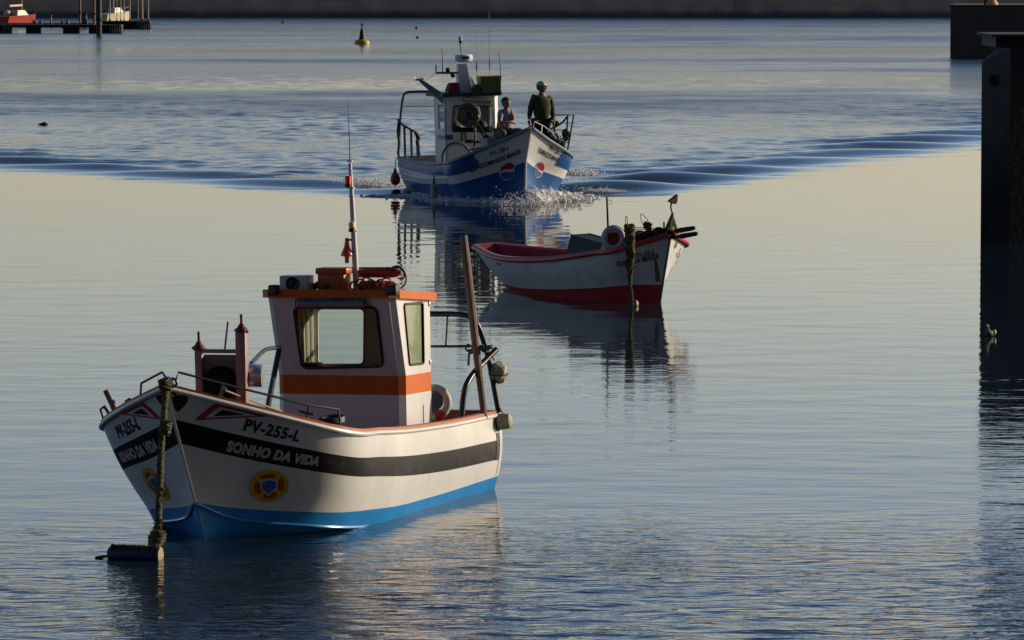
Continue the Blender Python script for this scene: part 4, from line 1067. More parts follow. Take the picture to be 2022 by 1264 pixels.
# derrick arm
a, b = P2(829, 158, x=-4.6), P2(882, 200, x=-4.25)
MB().tube([a, a.lerp(b, .6), b], [.035, .07, .10], 8).build('derrick_arm', mat('derrick_grey', (.22, .25, .26), .4, metal=.3), B2.root)
MB().tube([P2(820, 158, x=-4.6), P2(836, 156, x=-4.6)], .02, 6).tube([P2(820, 158, x=-4.6), P2(818, 152, x=-4.6)], .01, 5).tube([P2(838, 160, x=-4.6), P2(861, 146, x=-4.5)], .004, 4).build('arm_tip', mat('derrick_grey', (.22, .25, .26)), B2.root)
# things on the roof
rb_ = thing1_ = None
def thing2(name, label, category, loc, group=None):
    o = empty(name); o.matrix_world = B2.M @ Matrix.Translation(loc); tag(o, label, category, group); return o
q = P2(894, 184, x=-4.35)
t_ = thing2('red_bag', 'rounded red bag on the cabin roof left of the white radar mast', 'bag', (q.x, q.y, zr))
m = MB(); quad_tower(m, [(-.12, .12, -.12, .12, 0), (-.125, .12, -.12, .12, .06), (-.08, .11, -.1, .1, .17), (-.05, .09, -.08, .08, .20)]); o = m.build('bag', mat('bag_red', (.28, .02, .03), .7, var=.2, bump=.3), t_)
q = P2(966, 183, x=-4.30)
t_ = thing2('fish_tub', 'green and yellow tub with an orange inside on the cabin roof of the middle boat', 'tub', (q.x, q.y, zr))
m = MB(); quad_tower(m, [(-.19, .19, -.14, .14, 0), (-.215, .215, -.16, .16, .30)]); o = m.build('tub_side', mat('tub_green', (.13, .20, .02), .55, var=.25, vscale=10, col2=(.05, .10, .02), stretch=(1, 1, .4)), t_, smooth=False)
m = MB(); m.tube([(.16, -.215, .30), (.16, .215, .30), (-.16, .215, .30), (-.16, -.215, .30)], .013, 6, closed=True); m.build('tub_rim', mat('tub_orange', (.55, .17, .01), .5), t_)
MB().box((0, 0, .303), (.29, .40, .004)).build('tub_inside', mat('tub_orange2', (.52, .13, .01), .6), t_)
q = P2(942, 176, x=-4.3)
t_ = thing2('dark_bundle', 'dark folded cloth bundle between the radar mast and the green tub', 'cloth', (q.x, q.y, zr))
MB().ball((0, 0, .06), (.13, .12, .10), 12).ball((0, .1, .04), (.08, .1, .07), 10).build('cloth', mat('cloth_dark', (.08, .11, .13), .8, bump=.3), t_)
# stern arch, rail and fenders
pipe2 = mat('pipe_green_grey', (.055, .07, .065), .45, metal=.3)
MB().tube(smooth_pts([P2(787, 310, x=-5.65), P2(790, 235, x=-5.6), P2(795, 196, x=-5.55), P2(798, 184, x=-5.5), P2(810, 181, x=-5.4), P2(858, 181, x=-5.1)]), .026, 8).build('stern_arch', pipe2, B2.root)
MB().tube([P2(797, 210, x=-5.5), P2(862, 210, x=-5.0)], .008, 5).tube([P2(841, 183, x=-5.3), P2(841, 205, x=-5.3)], .006, 5).build('arch_line', pipe2, B2.root)
rl_ = MB().tube([P2(785, 236, x=-5.6), P2(795, 247, x=-5.5), P2(820, 261, x=-5.1), P2(826, 282, x=-5.0), P2(829, 312, x=-4.95)], .022, 7); rl_.build('stern_rail', pipe2, B2.root)
for px, y0, w in ((799, 249, .045), (812, 256, .045), (824, 270, .05)):
    MB().box((P2(px, y0, x=-5.4) + P2(px + .5, 312, x=-5.4)) / 2, (.02, w, (P2(px, y0, x=-5.4).z - P2(px, 312, x=-5.4).z))).build('rail_slat', mat('slat_blue_grey', (.16, .20, .24), .5), B2.root)
MB().tube(smooth_pts([P2(788, 240, x=-5.62), P2(785, 262, x=-5.62), P2(789, 280, x=-5.62), P2(786, 305, x=-5.62)]), .03, 6).build('rail_rope', mat('rope_dark2', (.07, .07, .05), .9, bump=.5), B2.root)
MB().tube(smooth_pts([P2(820, 261, x=-5.08), P2(829, 274, x=-5.05), P2(822, 280, x=-5.05), P2(828, 292, x=-5.05)]), .035, 6).build('rail_rope', mat('rope_dark2', (.07, .07, .05)), B2.root)
q = P2(780.5, 352, x=-5.70)
t_ = thing2('fender', 'red round fender hanging at the stern corner of the middle boat', 'fender', q, 'fenders of the middle boat')
MB().lathe([(.0, -.145), (.05, -.135), (.09, -.09), (.10, -.02), (.085, .05), (.05, .11), (.025, .15), (.0, .155)], (0, 0, 0), (0, 0, 1), 20).build('body', mat('fender_red', (.42, .05, .03), .5, var=.15), t_)
MB().lathe([(.03, .12), (.028, .19), (.015, .2)], (0, 0, 0), (0, 0, 1), 10).tube([(0, 0, .18), (0, .02, .40)], .008, 5).build('neck', rubber, t_)
us_f = min((abs((lambda w: 1011 + FPX * w.x / (w.y * math.cos(PITCH) - (w.z - CAM_H) * math.sin(PITCH)))(B2.M @ B2.surf(u / 100, .5, -1)) - 857), u / 100) for u in range(30, 100))[1]
q = B2.surf(us_f, .1, -1, .08)
t_ = thing2('fender', 'pale grey cylindrical fender hanging against the blue side of the middle boat', 'fender', (q.x, q.y, .17), 'fenders of the middle boat')
MB().lathe([(.0, -.17), (.05, -.165), (.068, -.13), (.07, .08), (.055, .12), (.02, .14)], (0, 0, 0), (0, 0, 1), 16).build('body', mat('fender_grey', (.36, .35, .30), .6, var=.2), t_)
MB().tube([(0, 0, .13), (0, .01, .3), (0, .02, .62)], [.03, .012, .01], 6).build('line', rubber, t_)
# net hauler wheel on its crane
cr_ = empty('net_hauler'); cr_.parent = B2.root
XH = -2.9
c = P2(925, 227, x=XH)
dkm = mat('hauler_dark', (.03, .028, .027), .5, metal=.3, bump=.2)
MB().tube(torus_pts(c, .19, (1, -.25, 0), 30), .055, 10, closed=True).build('wheel_rim', mat('hauler_grey', (.10, .10, .095), .4, metal=.4, bump=.2), cr_)
MB().tube(torus_pts(c + Vector((.04, .08, -.04)), .10, (1, -.4, .1), 22), .035, 8, closed=True).build('inner_ring', mat('hauler_bronze', (.20, .13, .07), .35, metal=.5), cr_)
m = MB().lathe([(.0, -.08), (.07, -.08), (.08, 0), (.07, .08), (0, .08)], c, (1, -.25, 0), 16)
for k in range(6):
    a_ = k * math.pi / 3; m.tube([c, c + Vector((.03, math.cos(a_) * .19, math.sin(a_) * .19))], .012, 5)
m.build('hub', dkm, cr_)
m = MB(); m.tube([c + Vector((0, -.05, -.05)), P2(938, 247, x=XH), P2(938, 280, x=XH), P2(952, 281, x=XH), P2(968, 289, x=XH + .2)], .028, 7).build('crane_post', mat('post_tan', (.26, .22, .15), .6, var=.3), cr_)
MB().tube([c + Vector((.02, .1, -.08)), P2(973, 283, x=XH + .3)], .022, 7).tube([c + Vector((.02, .03, -.08)), P2(967, 284, x=XH + .3)], .018, 7).build('stay', dkm, cr_)
MB().box(P2(926, 279, x=XH), (.1, .16, .07), bev=.01).tube([P2(918, 280, x=XH), P2(945, 280, x=XH)], .03, 7).tube([P2(938, 262, x=XH), P2(936, 305, x=XH)], .022, 6).tube([P2(925, 297, x=XH), P2(962, 289, x=XH)], .016, 6).build('winch', dkm, cr_)
# bow rail on the port side and the rack abaft it
tubw = mat('rail_pale', (.42, .36, .32), .4, metal=.2)
def Pg(px, py, side=1, inn=.07):
    b_ = min((abs((lambda w: 1011 + FPX * w.x / (w.y * math.cos(PITCH) - (w.z - CAM_H) * math.sin(PITCH)))(B2.M @ (B2.line('G', u / 200, side) + Vector((0, -side * inn, 0)))) - px), u / 200) for u in range(0, 60))[1]
    return P2(px, py, x=-B2.L * b_)
MB().tube([P2(1052, 253, x=-.05), P2(1055, 240, x=-.15), Pg(1075, 250), Pg(1090, 262), Pg(1098, 274)], .013, 6).tube([Pg(1070, 248), Pg(1069, 262)], .010, 5).build('bow_rail', tubw, B2.root)
rk = empty('side_rack'); rk.parent = B2.root
XR = -1.9
m = MB(); r_ = .02
m.tube([P2(1095, 262, x=XR), P2(1095, 227, x=XR), P2(1133, 227, x=XR), P2(1121, 296, x=XR)], r_, 7); m.tube([P2(1121, 228, x=XR), P2(1119, 262, x=XR), P2(1113, 292, x=XR)], .017, 6); m.tube([P2(1092, 257, x=XR), P2(1117, 257, x=XR)], .009, 5)
m.tube(smooth_pts([P2(1087, 255, x=XR), P2(1100, 249, x=XR), P2(1113, 240, x=XR), P2(1119, 231, x=XR)]), .02, 6); m.tube([P2(1113, 282, x=XR), P2(1123, 282, x=XR)], .01, 5)
m.build('rack_frame', pipe2, rk)
rg = random.Random(8)
m = MB()
for i in range(10): rope_wrap(m, P2(1119 + rg.uniform(-4, 4), 262 + rg.uniform(-4, 12), x=XR), .05, 2, .014, (rg.uniform(-1, 1), rg.uniform(-1, 1), .6), .03, seed=i)
m.build('hung_net', mat('net_green', (.04, .10, .05), .9, var=.3), rk)
MB().ball(P2(1099, 243.5, x=XR), (.05, .055, .05), 12).build('round_buoy', rubber, rk)
t_ = thing2('net_heap', 'heap of nets and pale floats on the port foredeck of the middle boat', 'net', (0, 0, 0))
m = MB()
for i in range(26): rope_wrap(m, P2(1086 + i * .9 + rg.uniform(-3, 3), 266 + i * .75 + rg.uniform(-4, 3), x=-1.0 - i * .03), rg.uniform(.04, .08), 2, .014, (rg.uniform(-1, 1), rg.uniform(-1, 1), .8), .04, seed=i)
m.build('netting', mat('net_brown', (.10, .085, .06), .95, var=.4, vscale=20), t_)
m = MB()
for i in range(12): m.ball(P2(1086 + rg.uniform(0, 18), 262 + rg.uniform(0, 14), x=-.9), rg.uniform(.02, .04), 8)
m.build('pale_floats', mat('float_pale', (.40, .38, .34), .7), t_)
t_ = thing2('rope_heap', 'dark heap of rope and gear before the cabin of the middle boat', 'rope', (0, 0, 0))
m = MB()
for i in range(30): rope_wrap(m, P2(975 + rg.uniform(-14, 12), 282 + rg.uniform(-8, 8), x=-2.4), rg.uniform(.06, .12), 2, .02, (rg.uniform(-1, 1), rg.uniform(-1, 1), .8), .05, seed=i)
m.build('gear', mat('gear_dark', (.03, .03, .035), .9, var=.4), t_)

# ================================================================ PEOPLE on the middle boat
def skin_mesh(name, joints, edges, m, parent, sub=2, root=0):
    me = bpy.data.meshes.new(name); me.from_pydata([j[0] for j in joints], edges, [])
    o = bpy.data.objects.new(name, me); COL.objects.link(o)
    sk = o.modifiers.new('s', 'SKIN'); sk.use_smooth_shade = True
    for i, j in enumerate(joints):
        r = j[1]; me.skin_vertices[0].data[i].radius = r if isinstance(r, tuple) else (r, r)
    me.skin_vertices[0].data[root].use_root = True
    sb = o.modifiers.new('b', 'SUBSURF'); sb.levels = sub; sb.render_levels = sub
    dg = bpy.context.evaluated_depsgraph_get(); m2 = bpy.data.meshes.new_from_object(o.evaluated_get(dg)); m2.name = name
    bpy.data.objects.remove(o); bpy.data.meshes.remove(me)
    m2.polygons.foreach_set('use_smooth', [True] * len(m2.polygons)); m2.materials.clear(); m2.materials.append(m)
    q = bpy.data.objects.new(name, m2); COL.objects.link(q)
    if parent: q.parent = parent
    return q
def bake_join(name, objs, m, parent):
    """join separately grown surfaces (body, fingers, head) into one mesh"""
    mb = MB()
    for o in objs:
        mb.add([v.co.copy() for v in o.data.vertices], [tuple(p.vertices) for p in o.data.polygons]); me = o.data
        bpy.data.objects.remove(o); bpy.data.meshes.remove(me)
    return mb.build(name, m, parent, ang=80, recalc=False)
def hand(wrist, tip_dir, palm_n, side, s=1.0):
    """palm and five fingers as skinned chains; returns objects"""
    d = Vector(tip_dir).normalized(); n = Vector(palm_n).normalized(); a = d.cross(n).normalized() * side; w = Vector(wrist)
    objs = [skin_mesh('palm', [(w, (.024, .018)), (w + d * .045 * s, (.034, .016)), (w + d * .085 * s, (.036, .014))], [(0, 1), (1, 2)], None, None, 1)] if False else []
    m = MB()
    J = [(w, (.022, .022)), (w + d * .04, (.032, .02)), (w + d * .085, (.034, .016))]
    objs.append(skin_mesh('palm', J, [(0, 1), (1, 2)], skin_m, None, 1))
    for k, (off, L) in enumerate(((-.030, .060), (-.010, .075), (.010, .072), (.028, .055))):
        b = w + d * .085 + a * off; c1 = b + d * L * .5 + n * .010; c2 = c1 + d * L * .35 + n * .022
        objs.append(skin_mesh('f', [(b - d * .02, .010), (b, .010), (c1, .009), (c2, .007)], [(0, 1), (1, 2), (2, 3)], skin_m, None, 1))
    b = w + d * .03 - a * .03; c = b - a * .028 + d * .03 + n * .012
    objs.append(skin_mesh('t', [(b, .013), (c, .010), (c + d * .028, .008)], [(0, 1), (1, 2)], skin_m, None, 1))
    return objs
skin_m = mat('skin', (.34, .17, .11), .55, var=.12, vscale=14, spec=.3)
def head(center, face, s=1.0, tilt=0.0):
    """head with brow, nose, lips, chin and ears facing along `face`"""
    f = Vector(face).normalized(); up = Vector((0, 0, 1)); r = f.cross(up).normalized(); up = r.cross(f)
    bm = bmesh.new(); bmesh.ops.create_uvsphere(bm, u_segments=28, v_segments=22, radius=1)
    for v in bm.verts:
        x, y, z = v.co   # y forward
        w = .076; d = .096; h = .118
        X, Y, Z = x * w, y * d, z * h
        if z < -.1:
            k = (-z - .1) / .9; X *= 1 - .42 * k; Y *= 1 - .20 * k; Y += .012 * k
            if y < 0: Y *= 1 - .45 * k
        if y > .3:
            e = math.exp(-((Z - .012) / .016) ** 2); Y -= .010 * e * math.exp(-((abs(X) - .030) / .014) ** 2)
            Y += .007 * math.exp(-((Z - .035) / .012) ** 2)
            Y += .026 * math.exp(-(X / .011) ** 2) * (1 if -.028 < Z < .012 else math.exp(-((Z + .028) / .008) ** 2) if Z <= -.028 else math.exp(-((Z - .012) / .014) ** 2)) * (.5 + .5 * max(0, min(1, (.012 - Z) / .04)))
            Y += .008 * math.exp(-((Z + .052) / .008) ** 2) * math.exp(-(X / .022) ** 2); Y += .007 * math.exp(-((Z + .09) / .014) ** 2) * math.exp(-(X / .02) ** 2)
        v.co = Vector((X, Y, Z))
    mb = MB(); bm.verts.index_update()
    T = lambda p: Vector(center) + (r * p[0] + f * p[1] + up * p[2]) * s
    mb.add([T(v.co) for v in bm.verts], [tuple(v.index for v in q.verts) for q in bm.faces]); bm.free()
    for sx in (-1, 1):
        e = MB().ball((sx * .077, -.008, -.005), (.010, .018, .030), 10)
        mb.add([T(p) for p in e.v], e.f)
    return mb.build('h', skin_m, None, ang=80, recalc=False), T
XP = -.95
def J2(px, py, x=XP): return P2(px, py, x=x)
# --- standing
ps = empty('person'); ps.parent = None; ps.matrix_world = B2.M.copy(); tag(ps, 'person standing in the bow in a dark green sweater and white cap, looking right', 'person', 'people aboard the middle boat')
dk = .62
shL, shR = J2(1053.5, 192), J2(1085.5, 192, XP - .06); elL, elR = J2(1047.5, 215, XP - .03), J2(1090, 215, XP - .05); wrL, wrR = J2(1044.5, 237, XP + .05), J2(1093, 238, XP + .04)
nk, ch, be, pe = J2(1069, 184), J2(1069, 197), J2(1070, 218), J2(1069, 236)
hipL, hipR = pe + Vector((0, -.10, -.06)), pe + Vector((0, .10, -.06))
knL, knR = Vector((XP - .02, .33, dk + .48)), Vector((XP - .06, .50, dk + .48))
anL, anR = Vector((XP - .22, .22, dk + .09)), Vector((XP - .25, .40, dk + .09))
joints = [(pe, (.13, .10)), (be, (.12, .10)), (ch + Vector((0, 0, -.06)), (.12, .09)), (nk + Vector((0, 0, -.05)), .06), (nk + Vector((.01, 0, .06)), .055),
          (shL, .07), (elL, .05), (wrL, .033), (shR, .07), (elR, .05), (wrR, .033), (hipL, .095), (knL, .062), (anL, .045), (hipR, .095), (knR, .062), (anR, .045),
          (anL + Vector((.10, -.02, -.055)), (.04, .035)), (anR + Vector((.10, .03, -.055)), (.04, .035))]
edges = [(0, 1), (1, 2), (2, 3), (3, 4), (2, 5), (5, 6), (6, 7), (2, 8), (8, 9), (9, 10), (0, 11), (11, 12), (12, 13), (0, 14), (14, 15), (15, 16), (13, 17), (16, 18)]
hc = J2(1069, 173); face = Vector((.62, .78, .02))
bd = [skin_mesh('b', joints, edges, skin_m, None, 2)]
hd, TH = head(hc, face, 1.0); bd.append(hd)
bd += hand(wrL, (.1, -.02, -1), (0, 1, 0), 1); bd += hand(wrR, (.1, .02, -1), (0, -1, 0), -1)
bake_join('body', bd, skin_m, ps)
sweater = mat('sweater', (.060, .062, .032), .9, var=.3, vscale=5, bump=1.0, bscale=9)
k = 1.16
sj = [(pe + Vector((0, 0, -.03)), (.19, .165)), (be, (.20, .17)), (ch + Vector((0, 0, -.06)), (.16, .13)), (nk + Vector((0, 0, -.055)), (.08, .07)), (shL, .075), (elL, .062), (wrL.lerp(elL, .12), .045), (shR, .075), (elR, .064), (wrR.lerp(elR, .12), .045)]
skin_mesh('sweater', sj, [(0, 1), (1, 2), (2, 3), (2, 4), (4, 5), (5, 6), (2, 7), (7, 8), (8, 9)], sweater, ps)
trous = mat('trousers_dark', (.018, .018, .022), .85, var=.3, bump=.3)
skin_mesh('trousers', [(pe + Vector((0, 0, .02)), (.158, .13)), (hipL, .108), (knL, .078), (anL + Vector((0, 0, .03)), .062), (hipR, .108), (knR, .078), (anR + Vector((0, 0, .03)), .062)], [(0, 1), (1, 2), (2, 3), (0, 4), (4, 5), (5, 6)], trous, ps)
for a in (anL, anR):
    mb = MB(); mb.ball((a.x + .05, a.y, dk + .035), (.14, .055, .04), 12).ball((a.x - .01, a.y, dk + .07), (.06, .05, .06), 10)
    mb.build('boot', rubber, ps)
capm = mat('cap_white', (.50, .50, .56), .7, var=.1)
bm = bmesh.new(); bmesh.ops.create_uvsphere(bm, u_segments=20, v_segments=14, radius=1)
mb = MB(); bm.verts.index_update()
mb.add([TH((v.co.x * .084, v.co.y * .103 - .002, max(v.co.z, -.05) * .088 + .042)) for v in bm.verts], [tuple(v.index for v in q.verts) for q in bm.faces]); bm.free()
mb.build('cap', capm, ps, ang=80)
brim = [(.072 * math.cos(t), .07 + .095 * math.sin(t)) for t in [math.pi * i / 12 for i in range(13)]]
MB().prism(brim, 0, .007, lambda a, b, h: TH((a, b, .040 + h - (b - .07) * .15 - abs(a) ** 2 * 3))).build('cap_brim', mat('brim_dark', (.09, .05, .07), .7), ps)
mb = MB(); mb.add([TH((x, y, z)) for x, y, z in [(-.079, -.06, .05), (-.079, .02, .05), (-.078, .01, .0), (-.06, -.075, -.04), (.079, -.06, .05), (.079, .02, .05), (.078, .01, .0), (.06, -.075, -.04), (0, -.102, .04), (0, -.094, -.04)]], [(0, 1, 2, 3), (4, 5, 6, 7), (0, 3, 9, 8), (4, 8, 9, 7)])
mb.build('hair', mat('hair_dark', (.025, .018, .014), .8), ps)
# --- seated
pt = empty('person'); pt.matrix_world = B2.M.copy(); tag(pt, 'person seated before the cabin in a pale grey-blue T-shirt with arms crossed on the knees', 'person', 'people aboard the middle boat')
XS = -2.0
K2 = lambda a, b, x=XS: P2(a, b, x=x)
hc = K2(999, 204.5); nk = K2(999, 216); ch = K2(998, 229, XS - .01); be = K2(996, 246, XS - .08); pe = K2(995, 262, XS - .14)
shL, shR = K2(988.5, 223), K2(1010, 222, XS - .02); elL, elR = K2(987, 243, XS + .16), K2(1014, 240, XS + .14); wrL, wrR = K2(1003, 242, XS + .34), K2(999, 246, XS + .36)
seat_z = pe.z - .10
hipL, hipR = pe + Vector((.03, -.09, -.02)), pe + Vector((.03, .10, -.02))
knL, knR = Vector((XS + .36, hipL.y - .06, pe.z + .02)), Vector((XS + .36, hipR.y + .12, pe.z + .04))
anL, anR = Vector((XS + .34, knL.y - .02, pe.z - .40)), Vector((XS + .36, knR.y + .02, pe.z - .40))
joints = [(pe, (.15, .12)), (be, (.14, .115)), (ch, (.15, .105)), (nk + Vector((0, 0, -.02)), .06), (hc + Vector((-.01, 0, -.05)), .05),
          (shL, .062), (elL, .045), (wrL, .031), (shR, .062), (elR, .045), (wrR, .031), (hipL, .09), (knL, .06), (anL, .042), (hipR, .09), (knR, .06), (anR, .042),
          (anL + Vector((.10, 0, -.05)), (.038, .033)), (anR + Vector((.10, 0, -.05)), (.038, .033))]
bd = [skin_mesh('b', joints, edges, skin_m, None, 2)]
hd, TH = head(hc, Vector((.93, .36, -.08)), 1.0); bd.append(hd)
bd += hand(wrL, (.25, .95, -.05), (.2, 0, -1), 1); bd += hand(wrR, (.25, -.95, -.05), (.2, 0, -1), -1)
bake_join('body', bd, skin_m, pt)
tee = mat('tee_pale', (.30, .33, .40), .85, var=.15, vscale=7, bump=.3)
skin_mesh('t_shirt', [(pe + Vector((0, 0, .05)), (.155, .125)), (be, (.155, .128)), (ch, (.165, .12)), (nk + Vector((0, 0, -.04)), .08), (shL, .077), (shL.lerp(elL, .55), .062), (shR, .077), (shR.lerp(elR, .55), .062)], [(0, 1), (1, 2), (2, 3), (2, 4), (4, 5), (2, 6), (6, 7)], tee, pt)
skin_mesh('trousers', [(pe, (.155, .125)), (hipL, .105), (knL, .078), (anL + Vector((0, 0, .03)), .06), (hipR, .105), (knR, .078), (anR + Vector((0, 0, .03)), .06)], [(0, 1), (1, 2), (2, 3), (0, 4), (4, 5), (5, 6)], mat('trousers_grey', (.10, .10, .11), .85, var=.3), pt)
bm = bmesh.new(); bmesh.ops.create_uvsphere(bm, u_segments=20, v_segments=14, radius=1); mb = MB(); bm.verts.index_update()
mb.add([TH((v.co.x * .083, v.co.y * .100 - .012 - (.03 if v.co.z < .15 and v.co.y > 0 else 0), max(v.co.z, -.35) * .082 + .048)) for v in bm.verts], [tuple(v.index for v in q.verts) for q in bm.faces]); bm.free()
mb.build('hair', mat('hair_dark', (.025, .018, .014), .8), pt, ang=80)
MB().box((XS - .18, pe.y, (seat_z + .6) / 2), (.45, .8, seat_z - .6), bev=.02).build('bow_locker', mat('locker_grey', (.22, .24, .26), .6), B2.root)

# ================================================================ RED-RIMMED OPEN BOAT
def P3(px, py, x=None, y=None): return Vector(B3.loc(px, py, x=x)) if x is not None else Vector(B3.loc(px, py, y=y))
D3 = Decals()
un, vn = uv_at(B3, 1273, 501, -1); u2, v2 = uv_at(B3, 1253, 516, -1)
grey_text = mat('lettering_faded', (.05, .055, .07), .6, var=.3, vscale=30)
stain = mat('stain_yellow', (.30, .26, .08), .7, var=.4, vscale=20)
for side in (-1, 1):
    uu, vv = (un, vn) if side == -1 else uv_at(B3, 1341, 493, 1)
    dec(B3, D3['registration_number', side], text2('PV-58-L', .075 if side == -1 else .06, .1, .002, 1.05, .75, .04), uu, vv, side, 0, off=.004)
    uu, vv = (u2, v2) if side == -1 else uv_at(B3, 1336, 508, 1)
    dec(B3, D3['boat_name', side], text2('RICARDINA MARIA', .085 if side == -1 else .05, .05, .003, 1.0, .60, .04), uu, vv, side, 0, off=.004)
a, b = uv_at(B3, 1294, 512, -1), uv_at(B3, 1299, 556, -1)
vs, fs = poly2([(a[0] - .002, a[1]), (a[0] + .003, a[1]), (b[0] + .007, b[1]), (b[0] - .007, b[1])], .02); D3['yellow_streak', -1].add([B3.surf(x, y, -1, .003) for x, y in vs], fs, 1)
rg = random.Random(12)
for i in range(9):
    u, v = rg.uniform(.01, .13), rg.uniform(.15, .9); r = rg.uniform(.02, .05)
    dec(B3, D3['worn_paint', 1], poly2([(r * math.cos(t) * rg.uniform(.6, 1.2), r * 1.6 * math.sin(t) * rg.uniform(.6, 1.2)) for t in [2 * math.pi * k / 9 for k in range(9)]], .03), u, v, 1, 1, off=.003)
for (nm, sd), m_ in D3.items(): m_.build(nm, [grey_text, stain], B3.root, ang=60, recalc=False)
for side in (1, -1):
    MB().tube(B3.rail_pts(0.0, 1.0, side, 60, .012, -.015), .034, 8).build('rub_rail', red_paint, B3.root)
MB().tube([B3.surf(0, 1 - k / 10 * 1.9, 1) + Vector((.004, -B3.surf(0, 1 - k / 10 * 1.9, 1).y, 0)) for k in range(11)], .014, 8).build('stem_post', mat('stem_dark', (.10, .08, .08), .5), B3.root)
for u in (.45, .72):
    g = B3.line('G', u, 1); MB().box((g.x, 0, g.z - .10), (.2, g.y * 2 - .08, .03), bev=.004).build('thwart', red_in, B3.root)
def thing3(name, label, category, p, group=None):
    o = empty(name); o.matrix_world = B3.M @ Matrix.Translation(p); tag(o, label, category, group); return o
dark_green = mat('tarp_green', (.008, .040, .034), .6, var=.3, vscale=6, bump=.2)
# green crate
q = P3(1153, 496, x=-1.55)
t_ = thing3('green_crate', 'dark green box standing amidships in the red-rimmed open boat', 'crate', (0, 0, 0))
c = [P3(1117, 503, x=-1.95), P3(1127, 465, x=-1.95), P3(1190, 482, x=-1.30), P3(1180, 510, x=-1.30)]
back = Vector((0, .32, 0)); m = MB()
vs = [p for p in c] + [p + back for p in c]
m.add(vs, [(0, 1, 2, 3), (7, 6, 5, 4), (0, 4, 5, 1), (1, 5, 6, 2), (2, 6, 7, 3), (3, 7, 4, 0)]); m.build('crate_side', dark_green, t_, smooth=False)
MB().tube([c[1], c[2], c[2] + back, c[1] + back], .012, 6, closed=True).build('crate_rim', dark_green, t_)
# thin mast
t_ = thing3('thin_mast', 'thin dark mast with a wire hook rising from the red-rimmed open boat', 'mast', (0, 0, 0))
MB().tube([P3(1202, 480, x=-1.2), P3(1200, 430, x=-1.2), P3(1198.5, 389, x=-1.2)], [.018, .016, .014], 8).build('pole', mat('mast_dark', (.10, .08, .05), .6), t_)
MB().tube(smooth_pts([P3(1200, 398, x=-1.2), P3(1208, 394, x=-1.2), P3(1209, 402, x=-1.2), P3(1203, 404, x=-1.2)]), .003, 4).build('wire_hook', dark_metal, t_)
# life ring
q = P3(1212, 471, x=-1.12)
t_ = thing3('life_ring', 'white life ring with orange inside standing at the gunwale of the red-rimmed boat', 'life ring', q)
ax = Vector((.80, -.60, .15)).normalized()
def ell(c_, a_, r, sc, n):
    ax_ = a_; z = Vector((0, 0, 1)) - ax_ * ax_.z; z.normalize(); y = ax_.cross(z)
    return [Vector(c_) + (y * math.cos(2 * math.pi * i / n) * sc + z * math.sin(2 * math.pi * i / n)) * r for i in range(n)]
MB().tube(ell((0, 0, 0), ax, .132, .95, 32), .043, 12, closed=True).build('ring', mat('ring3_white', (.55, .56, .60), .5, var=.15, vscale=10), t_)
MB().tube(ell((0, 0, 0), ax, .118, .9, 30), .036, 10, closed=True).build('inner_band', mat('ring3_orange', (.45, .07, .02), .6), t_) if False else None
MB().lathe([(.0, 0), (.09, 0), (.10, .01), (.0, .015)], -ax * .035 + Vector((0, .0, -.01)), ax, 20, sc=(1, 1)).build('orange_cloth', mat('cloth_orange', (.40, .06, .015), .8, var=.2, bump=.3), t_)
m = MB(); m.tube(ell((0, 0, 0), ax, .18, .95, 32), .005, 5, closed=True); m.build('grab_line', rope_tan, t_)
# weedy mooring line over the side
t_ = empty('mooring_line'); tag(t_, 'dark weedy mooring line hanging over the side of the red-rimmed open boat', 'rope')
g = B3.M @ P3(1243, 490, y=B3.line('G', .22, -1).y - .06)
fy = g.y - .10
P = [at_y(1243, 446, fy), at_y(1244, 470, fy), at_y(1246, 500, fy), at_y(1246, 530, fy), at_y(1244, 560, fy), at_y(1246, 580, fy), at_y(1249, 606, fy)]
m = MB(); twisted(m, smooth_pts(P, 2), lambda t: .062 - .050 * min(1, t * 1.6) + .012, strands=4, pitch=.2, step=.02, thick=.62); m.build('rope', weed, t_)
m = MB(); m.tube([at_y(1236, 480, fy), at_y(1238, 520, fy), at_y(1242, 562, fy)], .008, 5); m.build('thin_line', mat('weed_dark', (.05, .055, .02)), t_)
m = MB()
for i in range(160):
    p = P[rg.randrange(0, 3)].lerp(P[rg.randrange(0, 4)], rg.random()) + Vector((rg.uniform(-.06, .06), rg.uniform(-.05, .04), rg.uniform(-.02, .03))); m.tube([p, p + Vector((rg.uniform(-.03, .03), 0, -rg.uniform(.02, .10)))], [.009, .003], 4)
m.build('weed_tufts', mat('weed_dark', (.05, .055, .02)), t_)
m = MB()
for i in range(26): 
    p = at_y(1247 + rg.uniform(-3, 3), rg.uniform(565, 590), fy - .02); m.tube([p, p + Vector((rg.uniform(-.02, .02), 0, -rg.uniform(.01, .04)))], [.008, .003], 4)
m.build('rust_tufts', mat('weed_rust', (.30, .12, .04), .9, var=.4), t_)
q = water_at(1256, 592); q = Vector((at_y(1254, 590, fy).x, fy, .03))
t_ = empty('small_float', q); tag(t_, 'small round pale float at the foot of the weedy line by the red boat', 'float')
MB().ball((0, 0, 0), .05, 14).build('ball', foam, t_); MB().tube(torus_pts((0, 0, 0), .051, (1, .3, 0), 18), .008, 5, closed=True).build('band', rubber, t_)
